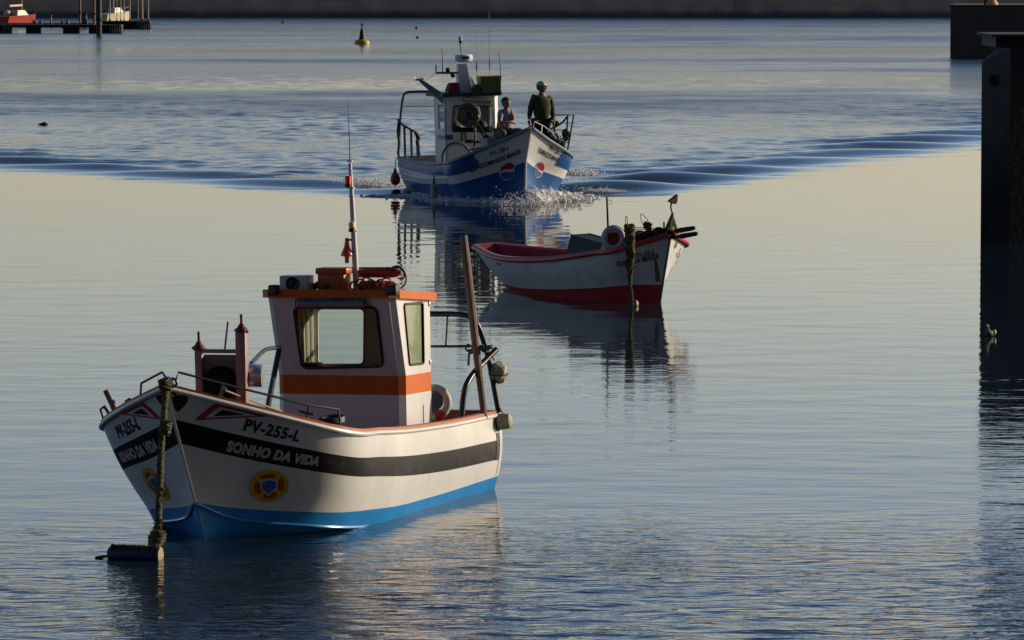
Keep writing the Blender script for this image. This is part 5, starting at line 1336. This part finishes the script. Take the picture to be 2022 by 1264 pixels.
# bow gear: net heap, wire loops, stanchion
t_ = thing3('net_heap', 'dark heap of net and rope piled in the bow of the red-rimmed boat', 'net', (0, 0, 0))
m = MB()
for i in range(46):
    px = rg.uniform(1250, 1322); py = 473 - (px - 1250) * .16 + rg.uniform(-6, 6)
    rope_wrap(m, P3(px, py, y=.05 + rg.uniform(-.1, .1)), rg.uniform(.05, .085), 2, .012, (rg.uniform(-1, 1), rg.uniform(-1, 1), 1), .04, seed=i)
m.build('netting', mat('net_dark', (.035, .035, .03), .95, var=.4), t_)
MB().ball(P3(1290, 478, y=.08), (.42, .14, .10), 14).ball(P3(1262, 480, y=.05), (.2, .16, .12), 12).build('net_core', mat('net_dark', (.035, .035, .03)), t_)
t_ = thing3('wire_hoops', 'two thin wire hoops sticking up from the gear in the red-rimmed boat', 'hoops', (0, 0, 0))
m = MB(); m.tube(smooth_pts([P3(1236, 452, y=0), P3(1234, 438, y=0), P3(1237, 423, y=0), P3(1239, 436, y=0), P3(1239, 452, y=0)]), .005, 5); m.build('left_hoop', dark_metal, t_)
m = MB(); m.tube(smooth_pts([P3(1272, 448, y=0), P3(1266, 436, y=0), P3(1264, 422, y=0), P3(1270, 424, y=0), P3(1281, 437, y=0), P3(1277, 446, y=0)]), .005, 5); m.build('right_hoop', dark_metal, t_)
t_ = thing3('line_hauler', 'small rusty stanchion with a bundle of line in the bow of the red-rimmed boat', 'stanchion', (0, 0, 0))
rust = mat('rust', (.20, .075, .03), .8, var=.3, vscale=20, bump=.4)
MB().tube([P3(1284, 476, y=0), P3(1285, 460, y=0), P3(1280, 443, y=0)], .022, 7).build('post', rust, t_)
m = MB()
for i in range(7): rope_wrap(m, P3(1279 + rg.uniform(-4, 4), 446 + rg.uniform(-4, 6), y=0), .03, 2, .009, (rg.uniform(-1, 1), rg.uniform(-1, 1), 1), .03, seed=i)
m.build('line_bundle', mat('line_dark', (.08, .055, .035), .9), t_)
m = MB()
for k in range(3): m.tube(catenary(P3(1250, 449 + k * 4, y=-.1), P3(1279, 448 + k * 4, y=0), .01), .006, 5)
m.build('lines', mat('line_dark', (.08, .055, .035)), t_)
MB().tube([P3(1311, 456, y=.05), P3(1311, 438, y=.05)], .012, 6).build('thole_pin', red_paint, B3.root)
# flag marker
t_ = thing3('flag_marker', 'dark folded marker flag on a bent stick at the bow of the red-rimmed boat', 'flag', (0, 0, 0))
XFg = -.12
m = MB(); a = [P3(1316, 466, x=XFg), P3(1328, 419, x=XFg), P3(1341, 463, x=XFg)]; bk_ = Vector((-.16, .04, 0))
m.add([a[0], a[1], a[2], a[0] + bk_, a[1] + bk_ * .15, a[2] + bk_], [(0, 1, 2), (3, 5, 4), (0, 3, 4, 1), (1, 4, 5, 2), (0, 2, 5, 3)]); m.build('cloth', mat('flag_dark', (.035, .045, .035), .8, var=.3), t_, smooth=False)
m = MB(); m.tube([a[0].lerp(a[1], .15) + Vector((.02, 0, 0)), a[0].lerp(a[1], .95) + Vector((.02, 0, 0))], .013, 5); m.build('green_edge', mat('flag_green', (.03, .16, .04), .7), t_)
MB().ball(P3(1326, 456, x=XFg + .03), (.02, .06, .07), 8).build('yellow_patch', mat('flag_yellow', (.22, .18, .02), .8), t_)
MB().tube(smooth_pts([P3(1328, 422, x=XFg), P3(1324, 408, x=XFg), P3(1327, 398, x=XFg)]), .012, 6).build('stick', mat('mast_dark', (.10, .08, .05)), t_)
m = MB(); f_ = [P3(1320, 397, x=XFg), P3(1328, 391, x=XFg), P3(1336, 384, x=XFg), P3(1335.5, 396, x=XFg), P3(1333, 403, x=XFg), P3(1326, 401, x=XFg)]
th = Vector((.03, 0, 0)); n = len(f_); m.add([p + th for p in f_] + [p - th for p in f_], [tuple(range(n)), tuple(range(n, 2 * n))[::-1]] + [(i, (i + 1) % n, n + (i + 1) % n, n + i) for i in range(n)]); m.build('pennant', mat('pennant_black', (.02, .018, .015), .8), t_, smooth=False)
# oars stowed over the bow
for k, (x0, y0, x1, y1, w) in enumerate(((1296, 463, 1373, 450, 'upper'), (1300, 474, 1378, 461, 'lower'))):
    t_ = thing3('oar', '%s of the two dark oars sticking out over the bow of the red-rimmed boat' % w, 'oar', (0, 0, 0), 'oars over the bow')
    a, b = P3(x0, y0, y=.06 - .1 * k), P3(x1, y1, y=.30 - .1 * k)
    MB().tube([a, a.lerp(b, .5)], .022, 8).build('shaft', mat('oar_dark', (.03, .025, .022), .7), t_)
    MB().tube([a.lerp(b, .5), a.lerp(b, .6), a.lerp(b, .95), b], [.022, .036, .030, .018], 8).build('blade', mat('oar_dark', (.03, .025, .022)), t_)

# ================================================================ BOW WAVE AND FOAM
def blobs(name, centers, radii, m, seed=0, sq=(1, 1, 1), jag=.14):
    bm = bmesh.new(); bmesh.ops.create_icosphere(bm, subdivisions=1, radius=1); bm.verts.index_update()
    V = np.array([v.co[:] for v in bm.verts]); F = np.array([[v.index for v in f.verts] for f in bm.faces]); bm.free()
    rg = np.random.RandomState(seed); n = len(centers); C = np.array(centers); Rr = np.array(radii)
    A = V[None] * (1 + jag * rg.randn(n, len(V), 1)) * Rr[:, None, None] * (np.array(sq) * (1 + .3 * rg.randn(n, 3)))[:, None, :] + C[:, None, :]
    FF = F[None] + (np.arange(n) * len(V))[:, None, None]
    me = bpy.data.meshes.new(name); me.vertices.add(n * len(V)); me.vertices.foreach_set('co', A.astype(np.float32).ravel())
    fl = FF.reshape(-1, 3).astype(np.int32); me.loops.add(fl.size); me.polygons.add(len(fl)); me.loops.foreach_set('vertex_index', fl.ravel())
    me.polygons.foreach_set('loop_start', np.arange(0, fl.size, 3, dtype=np.int32)); me.polygons.foreach_set('use_smooth', np.ones(len(fl), bool)); me.update(calc_edges=True)
    me.materials.append(m); o = bpy.data.objects.new(name, me); COL.objects.link(o); o['kind'] = 'stuff'; return o
foam_m = mat('foam_white', (.96, .96, .96), .8, var=.05, vscale=5, spec=.2)
_f = foam_m.node_tree; _tr = _f.nodes.new('ShaderNodeBsdfTranslucent'); _tr.inputs[0].default_value = (.9, .9, .92, 1); _mx = _f.nodes.new('ShaderNodeMixShader'); _mx.inputs[0].default_value = .38
_f.links.new(_f.nodes['Principled BSDF'].outputs[0], _mx.inputs[1]); _f.links.new(_tr.outputs[0], _mx.inputs[2]); _f.links.new(_mx.outputs[0], _f.nodes['Material Output'].inputs[0])
rg = np.random.RandomState(17); C = []; RR = []; CM = []; RM = []
for side, N in ((-1, 2600), (1, 2600)):
    for i in range(N):
        t = rg.rand() ** (1.5 if side == -1 else 1.9)
        u = .01 + t * (.93 if side == -1 else .55)
        # hull outline at the waterline
        b = B2.line('B', u, side); c = B2.line('C', u, side); k = min(1, b.z / max(b.z - c.z, .01)); q = b.lerp(c, k)
        hgt = (.05 + .17 * math.exp(-u / .35)) if side == -1 else (.08 + .27 * math.exp(-((u - .10) / .20) ** 2))
        spread = (.10 + .22 * u + .15 * math.exp(-u / .1)) if side == -1 else (.22 + 1.6 * u)
        o_ = abs(rg.randn()) * spread * .55; p0_ = u * 60 + o_ * 7
        z = hgt * max(0, 1 - (o_ / (spread * 1.5)) ** 1.3) * (.75 + .35 * math.sin(p0_) * math.sin(p0_ * 2.3)) * rg.rand() ** .45
        p = B2.M @ Vector((q.x + .12 + rg.randn() * .05, q.y + side * o_, 0))
        r = rg.uniform(.005, .011) * (1.1 if side == 1 else .95) * (1 + 1.2 * (z < .05))
        if side == -1 and u > .35 and rg.rand() < .45: continue
        C.append((p.x, p.y, z - .01)); RR.append(r)
for side, N in ((-1, 3400), (1, 4600)):
    for i in range(N):
        u = .01 + rg.rand() ** 1.6 * (.85 if side == -1 else .5)
        b = B2.line('B', u, side); c = B2.line('C', u, side); k = min(1, b.z / max(b.z - c.z, .01)); q = b.lerp(c, k)
        p = B2.M @ Vector((q.x + .10 + rg.randn() * .05, q.y + side * abs(rg.randn()) * (.08 + .5 * u), 0))
        CM.append((p.x, p.y, -.02 + (.24 if side == 1 else .10) * math.exp(-((u - .08) / .22) ** 2 if side == 1 else -u / .3) * rg.rand() ** 1.3)); RM.append(rg.uniform(.02, .05) * (1 if u < .35 else .8))
# splash drops thrown up in front of the stem
for i in range(520):
    a = rg.rand() * 6.28; p = B2.M @ Vector((.25 + abs(rg.randn()) * .25, rg.randn() * .30 - .25, 0))
    C.append((p.x, p.y, abs(rg.randn()) * .10 * (1 if rg.rand() > .15 else 1.8))); RR.append(rg.uniform(.004, .014))
for i in range(260):
    p = water_at(1004 + rg.randn() * 9, 396 + rg.randn() * 7); C.append((p.x, p.y, rg.rand() * .10)); RR.append(rg.uniform(.004, .012))
_fo = blobs('bow_foam', C, RR, foam_m, 1, (1.4, 1.4, .8))
_big = blobs('mass', CM, RM, foam_m, 5, (1.5, 1.5, .9), jag=.06)
_rm = _big.modifiers.new('r', 'REMESH'); _rm.mode = 'VOXEL'; _rm.voxel_size = .016; _rm.use_smooth_shade = True
_tx = bpy.data.textures.new('foam_lumps', 'CLOUDS'); _tx.noise_scale = .05; _tx.noise_depth = 3
_dp = _big.modifiers.new('d', 'DISPLACE'); _dp.texture = _tx; _dp.strength = .035; _dp.mid_level = .5; _dp.texture_coords = 'GLOBAL'
_m2 = bpy.data.meshes.new_from_object(_big.evaluated_get(bpy.context.evaluated_depsgraph_get()))
_old = _big.data; bpy.data.objects.remove(_big); bpy.data.meshes.remove(_old)
bm = bmesh.new(); bm.from_mesh(_m2); bm.from_mesh(_fo.data); bm.to_mesh(_fo.data); bm.free(); bpy.data.meshes.remove(_m2)
_fo.data.polygons.foreach_set('use_smooth', [True] * len(_fo.data.polygons)); _fo.data.polygons.foreach_set('material_index', [0] * len(_fo.data.polygons))
# foam thrown off along the left arm and thin trails either side
C = []; RR = []
for i in range(11000):
    t = rg.rand(); a = water_at(556 + 222 * t, 353 + 15 * t ** 1.2); w = .10 + .22 * t
    C.append((a.x + rg.randn() * .12, a.y + rg.randn() * w * 2.2 * (.4 + rg.rand()), abs(rg.randn()) * .016 * (1 + t) + .03)); RR.append(rg.uniform(.005, .013) * (.6 + .6 * t))
for i in range(4000):
    t = rg.rand(); a = water_at(1130 + 88 * t, 371 + 8 * t); w = .22 * (1 - t) + .04
    C.append((a.x + rg.randn() * .15, a.y + rg.randn() * w * 3, abs(rg.randn()) * .06 * (1 - t) + .01)); RR.append(rg.uniform(.004, .011) * (1 - .5 * t))
for i in range(700):
    t = rg.rand(); a = water_at(1128 + 40 * t, 344 + 5 * t)
    C.append((a.x + rg.randn() * .15, a.y + rg.randn() * .5, abs(rg.randn()) * .04 + .02)); RR.append(rg.uniform(.006, .02))
blobs('wake_foam', C, RR, foam_m, 2, (1.8, 1.5, .7))

# ================================================================ PIERS
conc = mat('concrete_dark', (.12, .11, .105), .85, var=.25, vscale=1.6, bump=.6, bscale=14, col2=(.06, .056, .054), stretch=(1, 1, .5))
# weed and wet dark growth below a ragged tide mark
_t = conc.node_tree; _pb = _t.nodes['Principled BSDF']; _src = _pb.inputs['Base Color'].links[0].from_socket
_g = _t.nodes.new('ShaderNodeNewGeometry'); _s = _t.nodes.new('ShaderNodeSeparateXYZ'); _t.links.new(_g.outputs['Position'], _s.inputs[0])
_n = _t.nodes.new('ShaderNodeTexNoise'); _n.inputs['Scale'].default_value = 2.5; _n.inputs['Detail'].default_value = 6; _t.links.new(_g.outputs['Position'], _n.inputs['Vector'])
_a = _t.nodes.new('ShaderNodeMath'); _a.operation = 'MULTIPLY_ADD'; _t.links.new(_n.outputs['Fac'], _a.inputs[0]); _a.inputs[1].default_value = 1.3; _t.links.new(_s.outputs['Z'], _a.inputs[2])
_r = _t.nodes.new('ShaderNodeMapRange'); _r.inputs['From Min'].default_value = 1.5; _r.inputs['From Max'].default_value = 3.0; _t.links.new(_a.outputs[0], _r.inputs['Value'])
_m = _t.nodes.new('ShaderNodeMix'); _m.data_type = 'RGBA'; _m.inputs['A'].default_value = (.010, .011, .010, 1); _t.links.new(_r.outputs[0], _m.inputs['Factor']); _t.links.new(_src, _m.inputs['B']); _t.links.new(_m.outputs['Result'], _pb.inputs['Base Color'])
algae = mat('algae_black', (.010, .011, .012), .7, var=.4, vscale=3, bump=.8, bscale=10)
np_ = empty('near_pier'); tag(np_, 'dark concrete pier with weed-blackened foot and a beam on top, close to the right edge', 'pier')
X0, X1 = 7.72, 8.17
def ring(z, dx=0.0): return [(X0 + dx, 80.0, z), (X1, 79.75, z), (11.5, 80.9, z), (11.8, 84, z), (X0 + dx + .46, 84, z)]
m = MB()
zs = [(-1.0, 0), (1.9, 0), (2.9, 0), (2.99, .01), (3.22, .28)]
vs = []; 
for z, dx in zs: vs += ring(z, dx)
fs = []; 
for i in range(len(zs) - 1):
    for j in range(5): fs.append((i * 5 + j, i * 5 + (j + 1) % 5, (i + 1) * 5 + (j + 1) % 5, (i + 1) * 5 + j))
fs.append(tuple((len(zs) - 1) * 5 + j for j in range(5)))
o_ = len(m.v); m.add(vs, fs)
for k, f in enumerate(m.f):
    if (k % 5) in (1, 2) and k < 20: m.m[k] = 1
body = m.build('pier_body', [conc, algae], np_, smooth=False)
m = MB(); 
for px in (1957, 1966):
    q = at_y(px, 158, 79.86); m.box((q.x, 79.90, q.z), (.055, .12, .17))
m.build('slot', rubber, np_)
MB().box((9.9, 81.2, 3.31), (3.9, 2.4, .165)).build('beam', mat('beam_black', (.012, .012, .013), .7, var=.3), np_)
MB().box((9.90, 81.2, 3.42), (4.06, 2.6, .045)).build('beam_plank', mat('plank_grey', (.07, .065, .065), .8, var=.3), np_)
MB().box((at_y(1957, 455, 79.85).x, 79.80, at_y(1957, 455, 79.8).z), (.04, .06, .13)).build('pier_mark', mat('plank_grey', (.07, .065, .065)), np_)  # small mark low on the pier face, built as a block
fp_ = empty('far_pier'); tag(fp_, 'long low dark concrete pier behind the near pier at the top right', 'pier')
m = MB(); m.prism([(22.5, 250), (52.5, 250), (54, 262), (23.9, 262)], -.43, 2.63); m.build('pier_wall', mat('concrete_far', (.14, .12, .108), .9, var=.2, vscale=.8, bump=.5, bscale=4), fp_, smooth=False)
MB().prism([(22.45, 249.95), (52.5, 249.95), (54, 262), (23.85, 262)], 2.632, 2.69).build('coping', mat('coping_red', (.17, .07, .05), .8, var=.3, vscale=1), fp_)
t_ = empty('bollard_post', (24.75, 251.5, 2.69)); tag(t_, 'sunlit cream post standing on the far pier', 'post')
MB().lathe([(.34, 0), (.34, .12), (.27, .16), (.26, 1.0), (.30, 1.04), (.30, 1.1), (0, 1.15)], (0, 0, 0), (0, 0, 1), 20).build('post', mat('post_cream', (.72, .50, .26), .7, var=.1), t_)
MB().box((-.30, 0, .25), (.18, .3, .5)).build('brown_side', rust, t_)

# ================================================================ BUOYS, BIRDS, DEBRIS
q = water_at(715, 87)
t_ = empty('channel_buoy', q); tag(t_, 'yellow navigation buoy with a black tower and an X on top', 'buoy')
yel = mat('buoy_yellow', (.62, .42, .02), .5, var=.15, vscale=3)
MB().lathe([(.3, -.2), (.44, -.1), (.46, .05), (.44, .17), (.34, .26), (.15, .29)], (0, 0, 0), (0, 0, 1), 24).build('hull', yel, t_)
MB().lathe([(.20, .26), (.17, .45), (.13, .75), (.10, .86), (.08, .95), (.02, .97)], (0, 0, 0), (0, 0, 1), 14).build('tower', mat('buoy_dark', (.035, .035, .012), .6, var=.4, vscale=5), t_)
m = MB(); m.tube([(0, 0, .95), (0, 0, 1.12)], .02, 6); m.tube([(-.08, 0, 1.06), (.08, 0, 1.24)], .028, 6); m.tube([(.08, 0, 1.06), (-.08, 0, 1.24)], .028, 6)
m.build('cross_topmark', rubber, t_)
for i, (px, py, lab) in enumerate(((822.5, 57, 'upper of two small dark floats right of the yellow buoy'), (824.5, 76, 'lower of two small dark floats right of the yellow buoy'), (559, 46, 'small dark float left of the yellow buoy near the far shore'))):
    q = water_at(px, py); t_ = empty('small_float', q); tag(t_, lab, 'float', 'small floats in the channel')
    s = q.y / 9600 * 3.4
    MB().lathe([(.0, -s * .8), (s * .8, -s * .4), (s, .2 * s), (s * .8, s * .9), (s * .3, s * 1.3), (0, s * 1.35)], (0, 0, 0), (0, 0, 1), 14).build('float', mat('float_dark', (.03, .03, .035), .5), t_)
    MB().tube([(0, 0, s), (0, 0, s * 1.7)], s * .18, 6).build('eye', rubber, t_)
# bird on the water by the pier
q = water_at(1957, 664)
bi = empty('seabird', q); tag(bi, 'pale seabird sitting on the water below the near pier', 'bird')
fe = mat('feather_grey', (.22, .20, .20), .8, var=.3, vscale=30); 
ax = Vector((.35, .93, 0)).normalized()
s = 1.0
J = [(Vector((0, 0, .03)) + ax * .10, .012), (Vector((0, 0, .035)) + ax * .03, (.045, .036)), (Vector((0, 0, .03)) - ax * .05, (.050, .04)), (Vector((-.01, 0, .06)) - ax * .10, .026), (Vector((-.012, 0, .115)) - ax * .12, .018), (Vector((-.012, 0, .145)) - ax * .125, (.023, .024)), (Vector((-.012, 0, .14)) - ax * .17, .007)]
skin_mesh('body', J, [(i, i + 1) for i in range(6)], fe, bi, 2, root=2)
m = MB(); m.ball((.045, .03, .05), (.022, .085, .032), 12); m.build('wing', mat('feather_sunlit', (.70, .55, .36), .8, var=.2, vscale=30), bi)  # sunlit side of the bird, put into this wing's colour
m = MB(); m.ball((-.055, -.0, .045), (.018, .08, .03), 12); m.build('wing', mat('feather_shaded', (.05, .05, .06), .8), bi)  # shaded side of the bird, put into this wing's colour
m = MB(); m.tube([Vector((-.012, 0, .142)) - ax * .145, Vector((-.012, 0, .136)) - ax * .185], [.006, .002], 6); m.build('bill', mat('bill', (.30, .16, .05), .5), bi)
q = water_at(86, 247)
t_ = empty('dark_bird', q); tag(t_, 'small dark low bird floating on the water at the left', 'bird')
J = [(Vector((-.17, 0, .02)), .012), (Vector((-.10, 0, .03)), .03), (Vector((-.02, 0, .03)), (.045, .045)), (Vector((.05, 0, .03)), .04), (Vector((.03, 0, .08)), .02), (Vector((.06, 0, .095)), .02), (Vector((.14, 0, .03)), .012)]
skin_mesh('body', J, [(0, 1), (1, 2), (2, 3), (2, 4), (4, 5), (3, 6)], mat('bird_dark', (.02, .022, .02), .8), t_, 2, root=2)

# ================================================================ MARINA AT THE TOP LEFT
pont_w = mat('pontoon_pale', (.42, .36, .24), .8, var=.2, vscale=2); pont_d = mat('pontoon_dark', (.035, .032, .035), .8, var=.3, vscale=2)
def W(px, py): return water_at(px, py)
def pontoon(label, x0, x1, base_y, blocks, rails, dz=0.0):
    t_ = empty('pontoon', (0, 0, 0)); tag(t_, label, 'pontoon', 'marina pontoons')
    y = W(0, base_y).y; s = FPX / y; fx = lambda p: (p - 1011) / s
    m = MB().box(((fx(x0) + fx(x1)) / 2, y + 1.2, .50 - dz), (fx(x1) - fx(x0), 2.2, .18)); m.build('deck', pont_d, t_, smooth=False)
    for a, b in blocks: MB().box(((fx(a) + fx(b)) / 2, y + 1.2, .18 - dz), (fx(b) - fx(a), 1.9, .46)).build('float_block', pont_d, t_, smooth=False)
    for a, b in rails:
        m = MB().box(((fx(a) + fx(b)) / 2, y + .06, .58), (fx(b) - fx(a), .06, .10))
        k = max(3, int((b - a) / 4))
        for i in range(k): m.box((fx(a + (b - a) * (i + .3) / k), y + .05, .28), (.05, .04, .50))
        m.build('fender_battens', pont_w, t_, smooth=False)
    return y, s, fx
y1, s1, fx1 = pontoon('nearer floating pontoon with dark float blocks at the top left', -60, 240, 65.5, [(-50, 20), (52, 78), (125, 154), (176, 240)], [(8, 22), (218, 240)])
y2, s2, fx2 = pontoon('farther pontoon with pale battens right of the thick pile', 200, 297, 57, [(205, 297)], [(272, 297)])
y3, s3, fx3 = pontoon('dark walkway pontoon behind the nearer pontoon at the left', -60, 200, 54, [(-50, 196)], [], .28)
pile_lit = mat('pile_wood_sunlit', (.34, .24, .13), .8, var=.3, vscale=2, stretch=(1, 1, .2)); pile_d = mat('pile_dark', (.10, .085, .06), .8, var=.3, vscale=2)  # sunlight on the slim piles is put into their lighter wood colour
for px, w, by, lab, mt in ((158, 4.5, 52, 'slim sunlit mooring pile, leftmost of the three piles', pile_lit), (186, 5, 55, 'slim sunlit mooring pile just left of the thick dark pile', pile_lit), (195.5, 11, 70, 'thick dark mooring pile with a sunlit right edge', pile_d)):
    q = W(px, by); t_ = empty('mooring_pile', q); tag(t_, lab, 'pile', 'marina piles'); r = w / 2 / FPX * q.y
    MB().lathe([(r, -1), (r, 4.6), (r * .9, 4.7), (0, 4.72)], (0, 0, 0), (0, 0, 1), 16).build('shaft', mt, t_)
    MB().lathe([(r * 1.15, 1.0), (r * 1.3, 1.04), (r * 1.3, 1.16), (r * 1.15, 1.2)], (0, 0, 0), (0, 0, 1), 16).build('collar', pont_d, t_)
mast_m = mat('mast_pale', (.50, .44, .34), .5)
for i, px in enumerate((217, 231, 238.5, 245, 256.5, 273, 281, 293)):
    q = W(px, 53); t_ = empty('slender_mast', q); tag(t_, ['slender pale mast just right of the thick pile', 'first of the slender masts over the white motorboat', 'second of the slender masts over the white motorboat', 'third of the slender masts over the white motorboat', 'slender mast just right of the white motorboat', 'slender pole over the middle of the farther pontoon', 'thicker slender pole near the right end of the farther pontoon', 'rightmost slender pole at the end of the farther pontoon'][i], 'mast', 'slender masts at the marina')
    w = (.05, .03, .03, .035, .05, .03, .07, .05)[i]
    MB().tube([(0, 0, .4), (0, 0, 5.5)], [w, w * .7], 8).build('pole', mast_m, t_)
    MB().lathe([(w * 1.8, .35), (w * 1.8, .55), (w, .6)], (0, 0, 0), (0, 0, 1), 8).build('foot', pont_d, t_)
def yacht(name, label, px, by, L, beam, fb, ang, hullm, kind):
    q = W(px, by); t_ = empty(name, q, (0, 0, R(ang))); tag(t_, label, 'boat', 'boats in the marina')
    m = MB(); vs = []; n = 12
    for i in range(n + 1):
        u = i / n; hb = beam / 2 * (1 - (1 - min(u * 1.6, 1)) ** 2) * (1 - .15 * u); x = L / 2 - L * u
        vs += [(x, hb, fb * (1.25 - .25 * u)), (x - .15 * (1 - u), hb * .7, 0), (x - .2 * (1 - u), 0, -.3), (x - .15 * (1 - u), -hb * .7, 0), (x, -hb, fb * (1.25 - .25 * u))]
    fs = [(i * 5 + j, i * 5 + j + 1, i * 5 + 6 + j, i * 5 + 5 + j) for i in range(n) for j in range(4)] + [(i * 5, i * 5 + 5, i * 5 + 9, i * 5 + 4) for i in range(n)] + [tuple(n * 5 + j for j in range(5))]
    m.add(vs, fs); m.build('hull', hullm, t_)
    wm_ = mat('yacht_cream', (.66, .58, .42), .5, var=.1)
    c = MB(); quad_tower(c, [(-beam * .3, beam * .3, -L * .2, L * .15, fb), (-beam * .24, beam * .24, -L * .16, L * .05, fb + .5)]); c.build('cabin', wm_, t_, smooth=False)
    MB().box((-L * .05, 0, fb + .3), (L * .2, beam * .5, .16)).build('window', rubber, t_)
    if kind == 'sail':
        MB().tube([(L * .08, 0, fb), (L * .08, 0, 8)], .06, 8).build('mast', mat('mast_orange', (.45, .28, .12), .6), t_)
        MB().tube([(L * .08, 0, fb + .9), (-L * .3, 0, fb + .85)], .10, 8).build('boom', wm_, t_)
        MB().tube([(L * .5, 0, fb * 1.2), (L * .08, 0, 7.8)], .02, 5).tube([(L * .0, beam * .45, fb), (L * .08, 0, 7.8)], .015, 5).build('rigging', rubber, t_)
        MB().ball((-L * .25, beam * .2, fb + .25), (.35, .3, .25), 10).build('dinghy_cover', wm_, t_)
    else:
        m = MB()
        for sy in (-1, 1): m.tube([(L * .48, 0, fb * 1.25 + .35), (L * .1, sy * beam * .42, fb + .45), (L * .1, sy * beam * .42, fb)], .02, 5)
        m.build('bow_rail', steel, t_)
        MB().tube([(-L * .1, 0, fb + .5), (-L * .1, 0, fb + 1.1)], .03, 6).build('aerial_post', wm_, t_)
yacht('sailing_boat', 'red-hulled sailing boat with cream topsides moored at the far top left', 38, 46, 5.0, 1.7, .6, 62, mat('hull_red', (.40, .035, .02), .45, var=.1), 'sail')
yacht('motor_boat', 'small white motorboat moored beside the thick pile', 230, 49, 3.6, 1.4, .9, 55, mat('hull_cream', (.70, .60, .42), .45, var=.1), 'motor')
for i, (px, w, c_) in enumerate(((68, 9, (.45, .33, .2)), (80, 6, (.3, .2, .14)), (101, 3, (.2, .2, .2)), (123, 5, (.5, .25, .16)), (133, 7, (.45, .2, .15)), (167, 12, (.08, .09, .11)))):
    q = W(px, 54.5); q.z = .28; t_ = empty('gear_pile', q); tag(t_, ['cream gear heap on the dark walkway right of the red boat', 'small tan gear heap on the walkway', 'thin grey service post on the walkway', 'small pink gear heap on the walkway left of the slim pile', 'reddish gear heap on the walkway left of the slim pile', 'dark rack between the two slim sunlit piles'][i], 'gear', 'gear on the marina walkway')
    ww = w / FPX * q.y; h = (.3, .25, .7, .3, .3, .9)[i]
    m = MB(); quad_tower(m, [(-.2, .2, -ww / 2, ww / 2, 0), (-.12, .12, -ww * .35, ww * .35, h)]); m.build('heap', mat('gear_%d' % i, c_, .8), t_, smooth=False)
    MB().ball((ww * .2, -.1, h * .5), (ww * .25, .15, h * .3), 8).build('bundle', mat('gear_b', (.15, .13, .12), .9), t_)

# ================================================================ FAR SHORE
_g = MB()
_rng = np.random.RandomState(4)
xs = np.linspace(-420, 420, 900); prof = [(0, -1.0), (.8, .25), (1.8, .8), (3, 1.4), (5, 2.4), (8, 4.0), (10, 5.0), (30, 5.6), (400, 6.5)]
vs = []
for x in xs:
    for a, z in prof:
        vs.append((x, 455 + a + _rng.randn() * .05, z + (_rng.randn() * .02 if a < 12 else 0)))
n = len(prof); fs = [(i * n + j, i * n + j + 1, (i + 1) * n + j + 1, (i + 1) * n + j) for i in range(len(xs) - 1) for j in range(n - 1)]
_g.add(vs, fs)
sh = _g.build('far_shore', mat('shore', (.17, .155, .15), .95, var=.3, vscale=.5, col2=(.10, .092, .09), bump=.5, bscale=2.5, spec=.1, stretch=(.12, 1, 1.2)), ang=80)
sh['kind'] = 'structure'
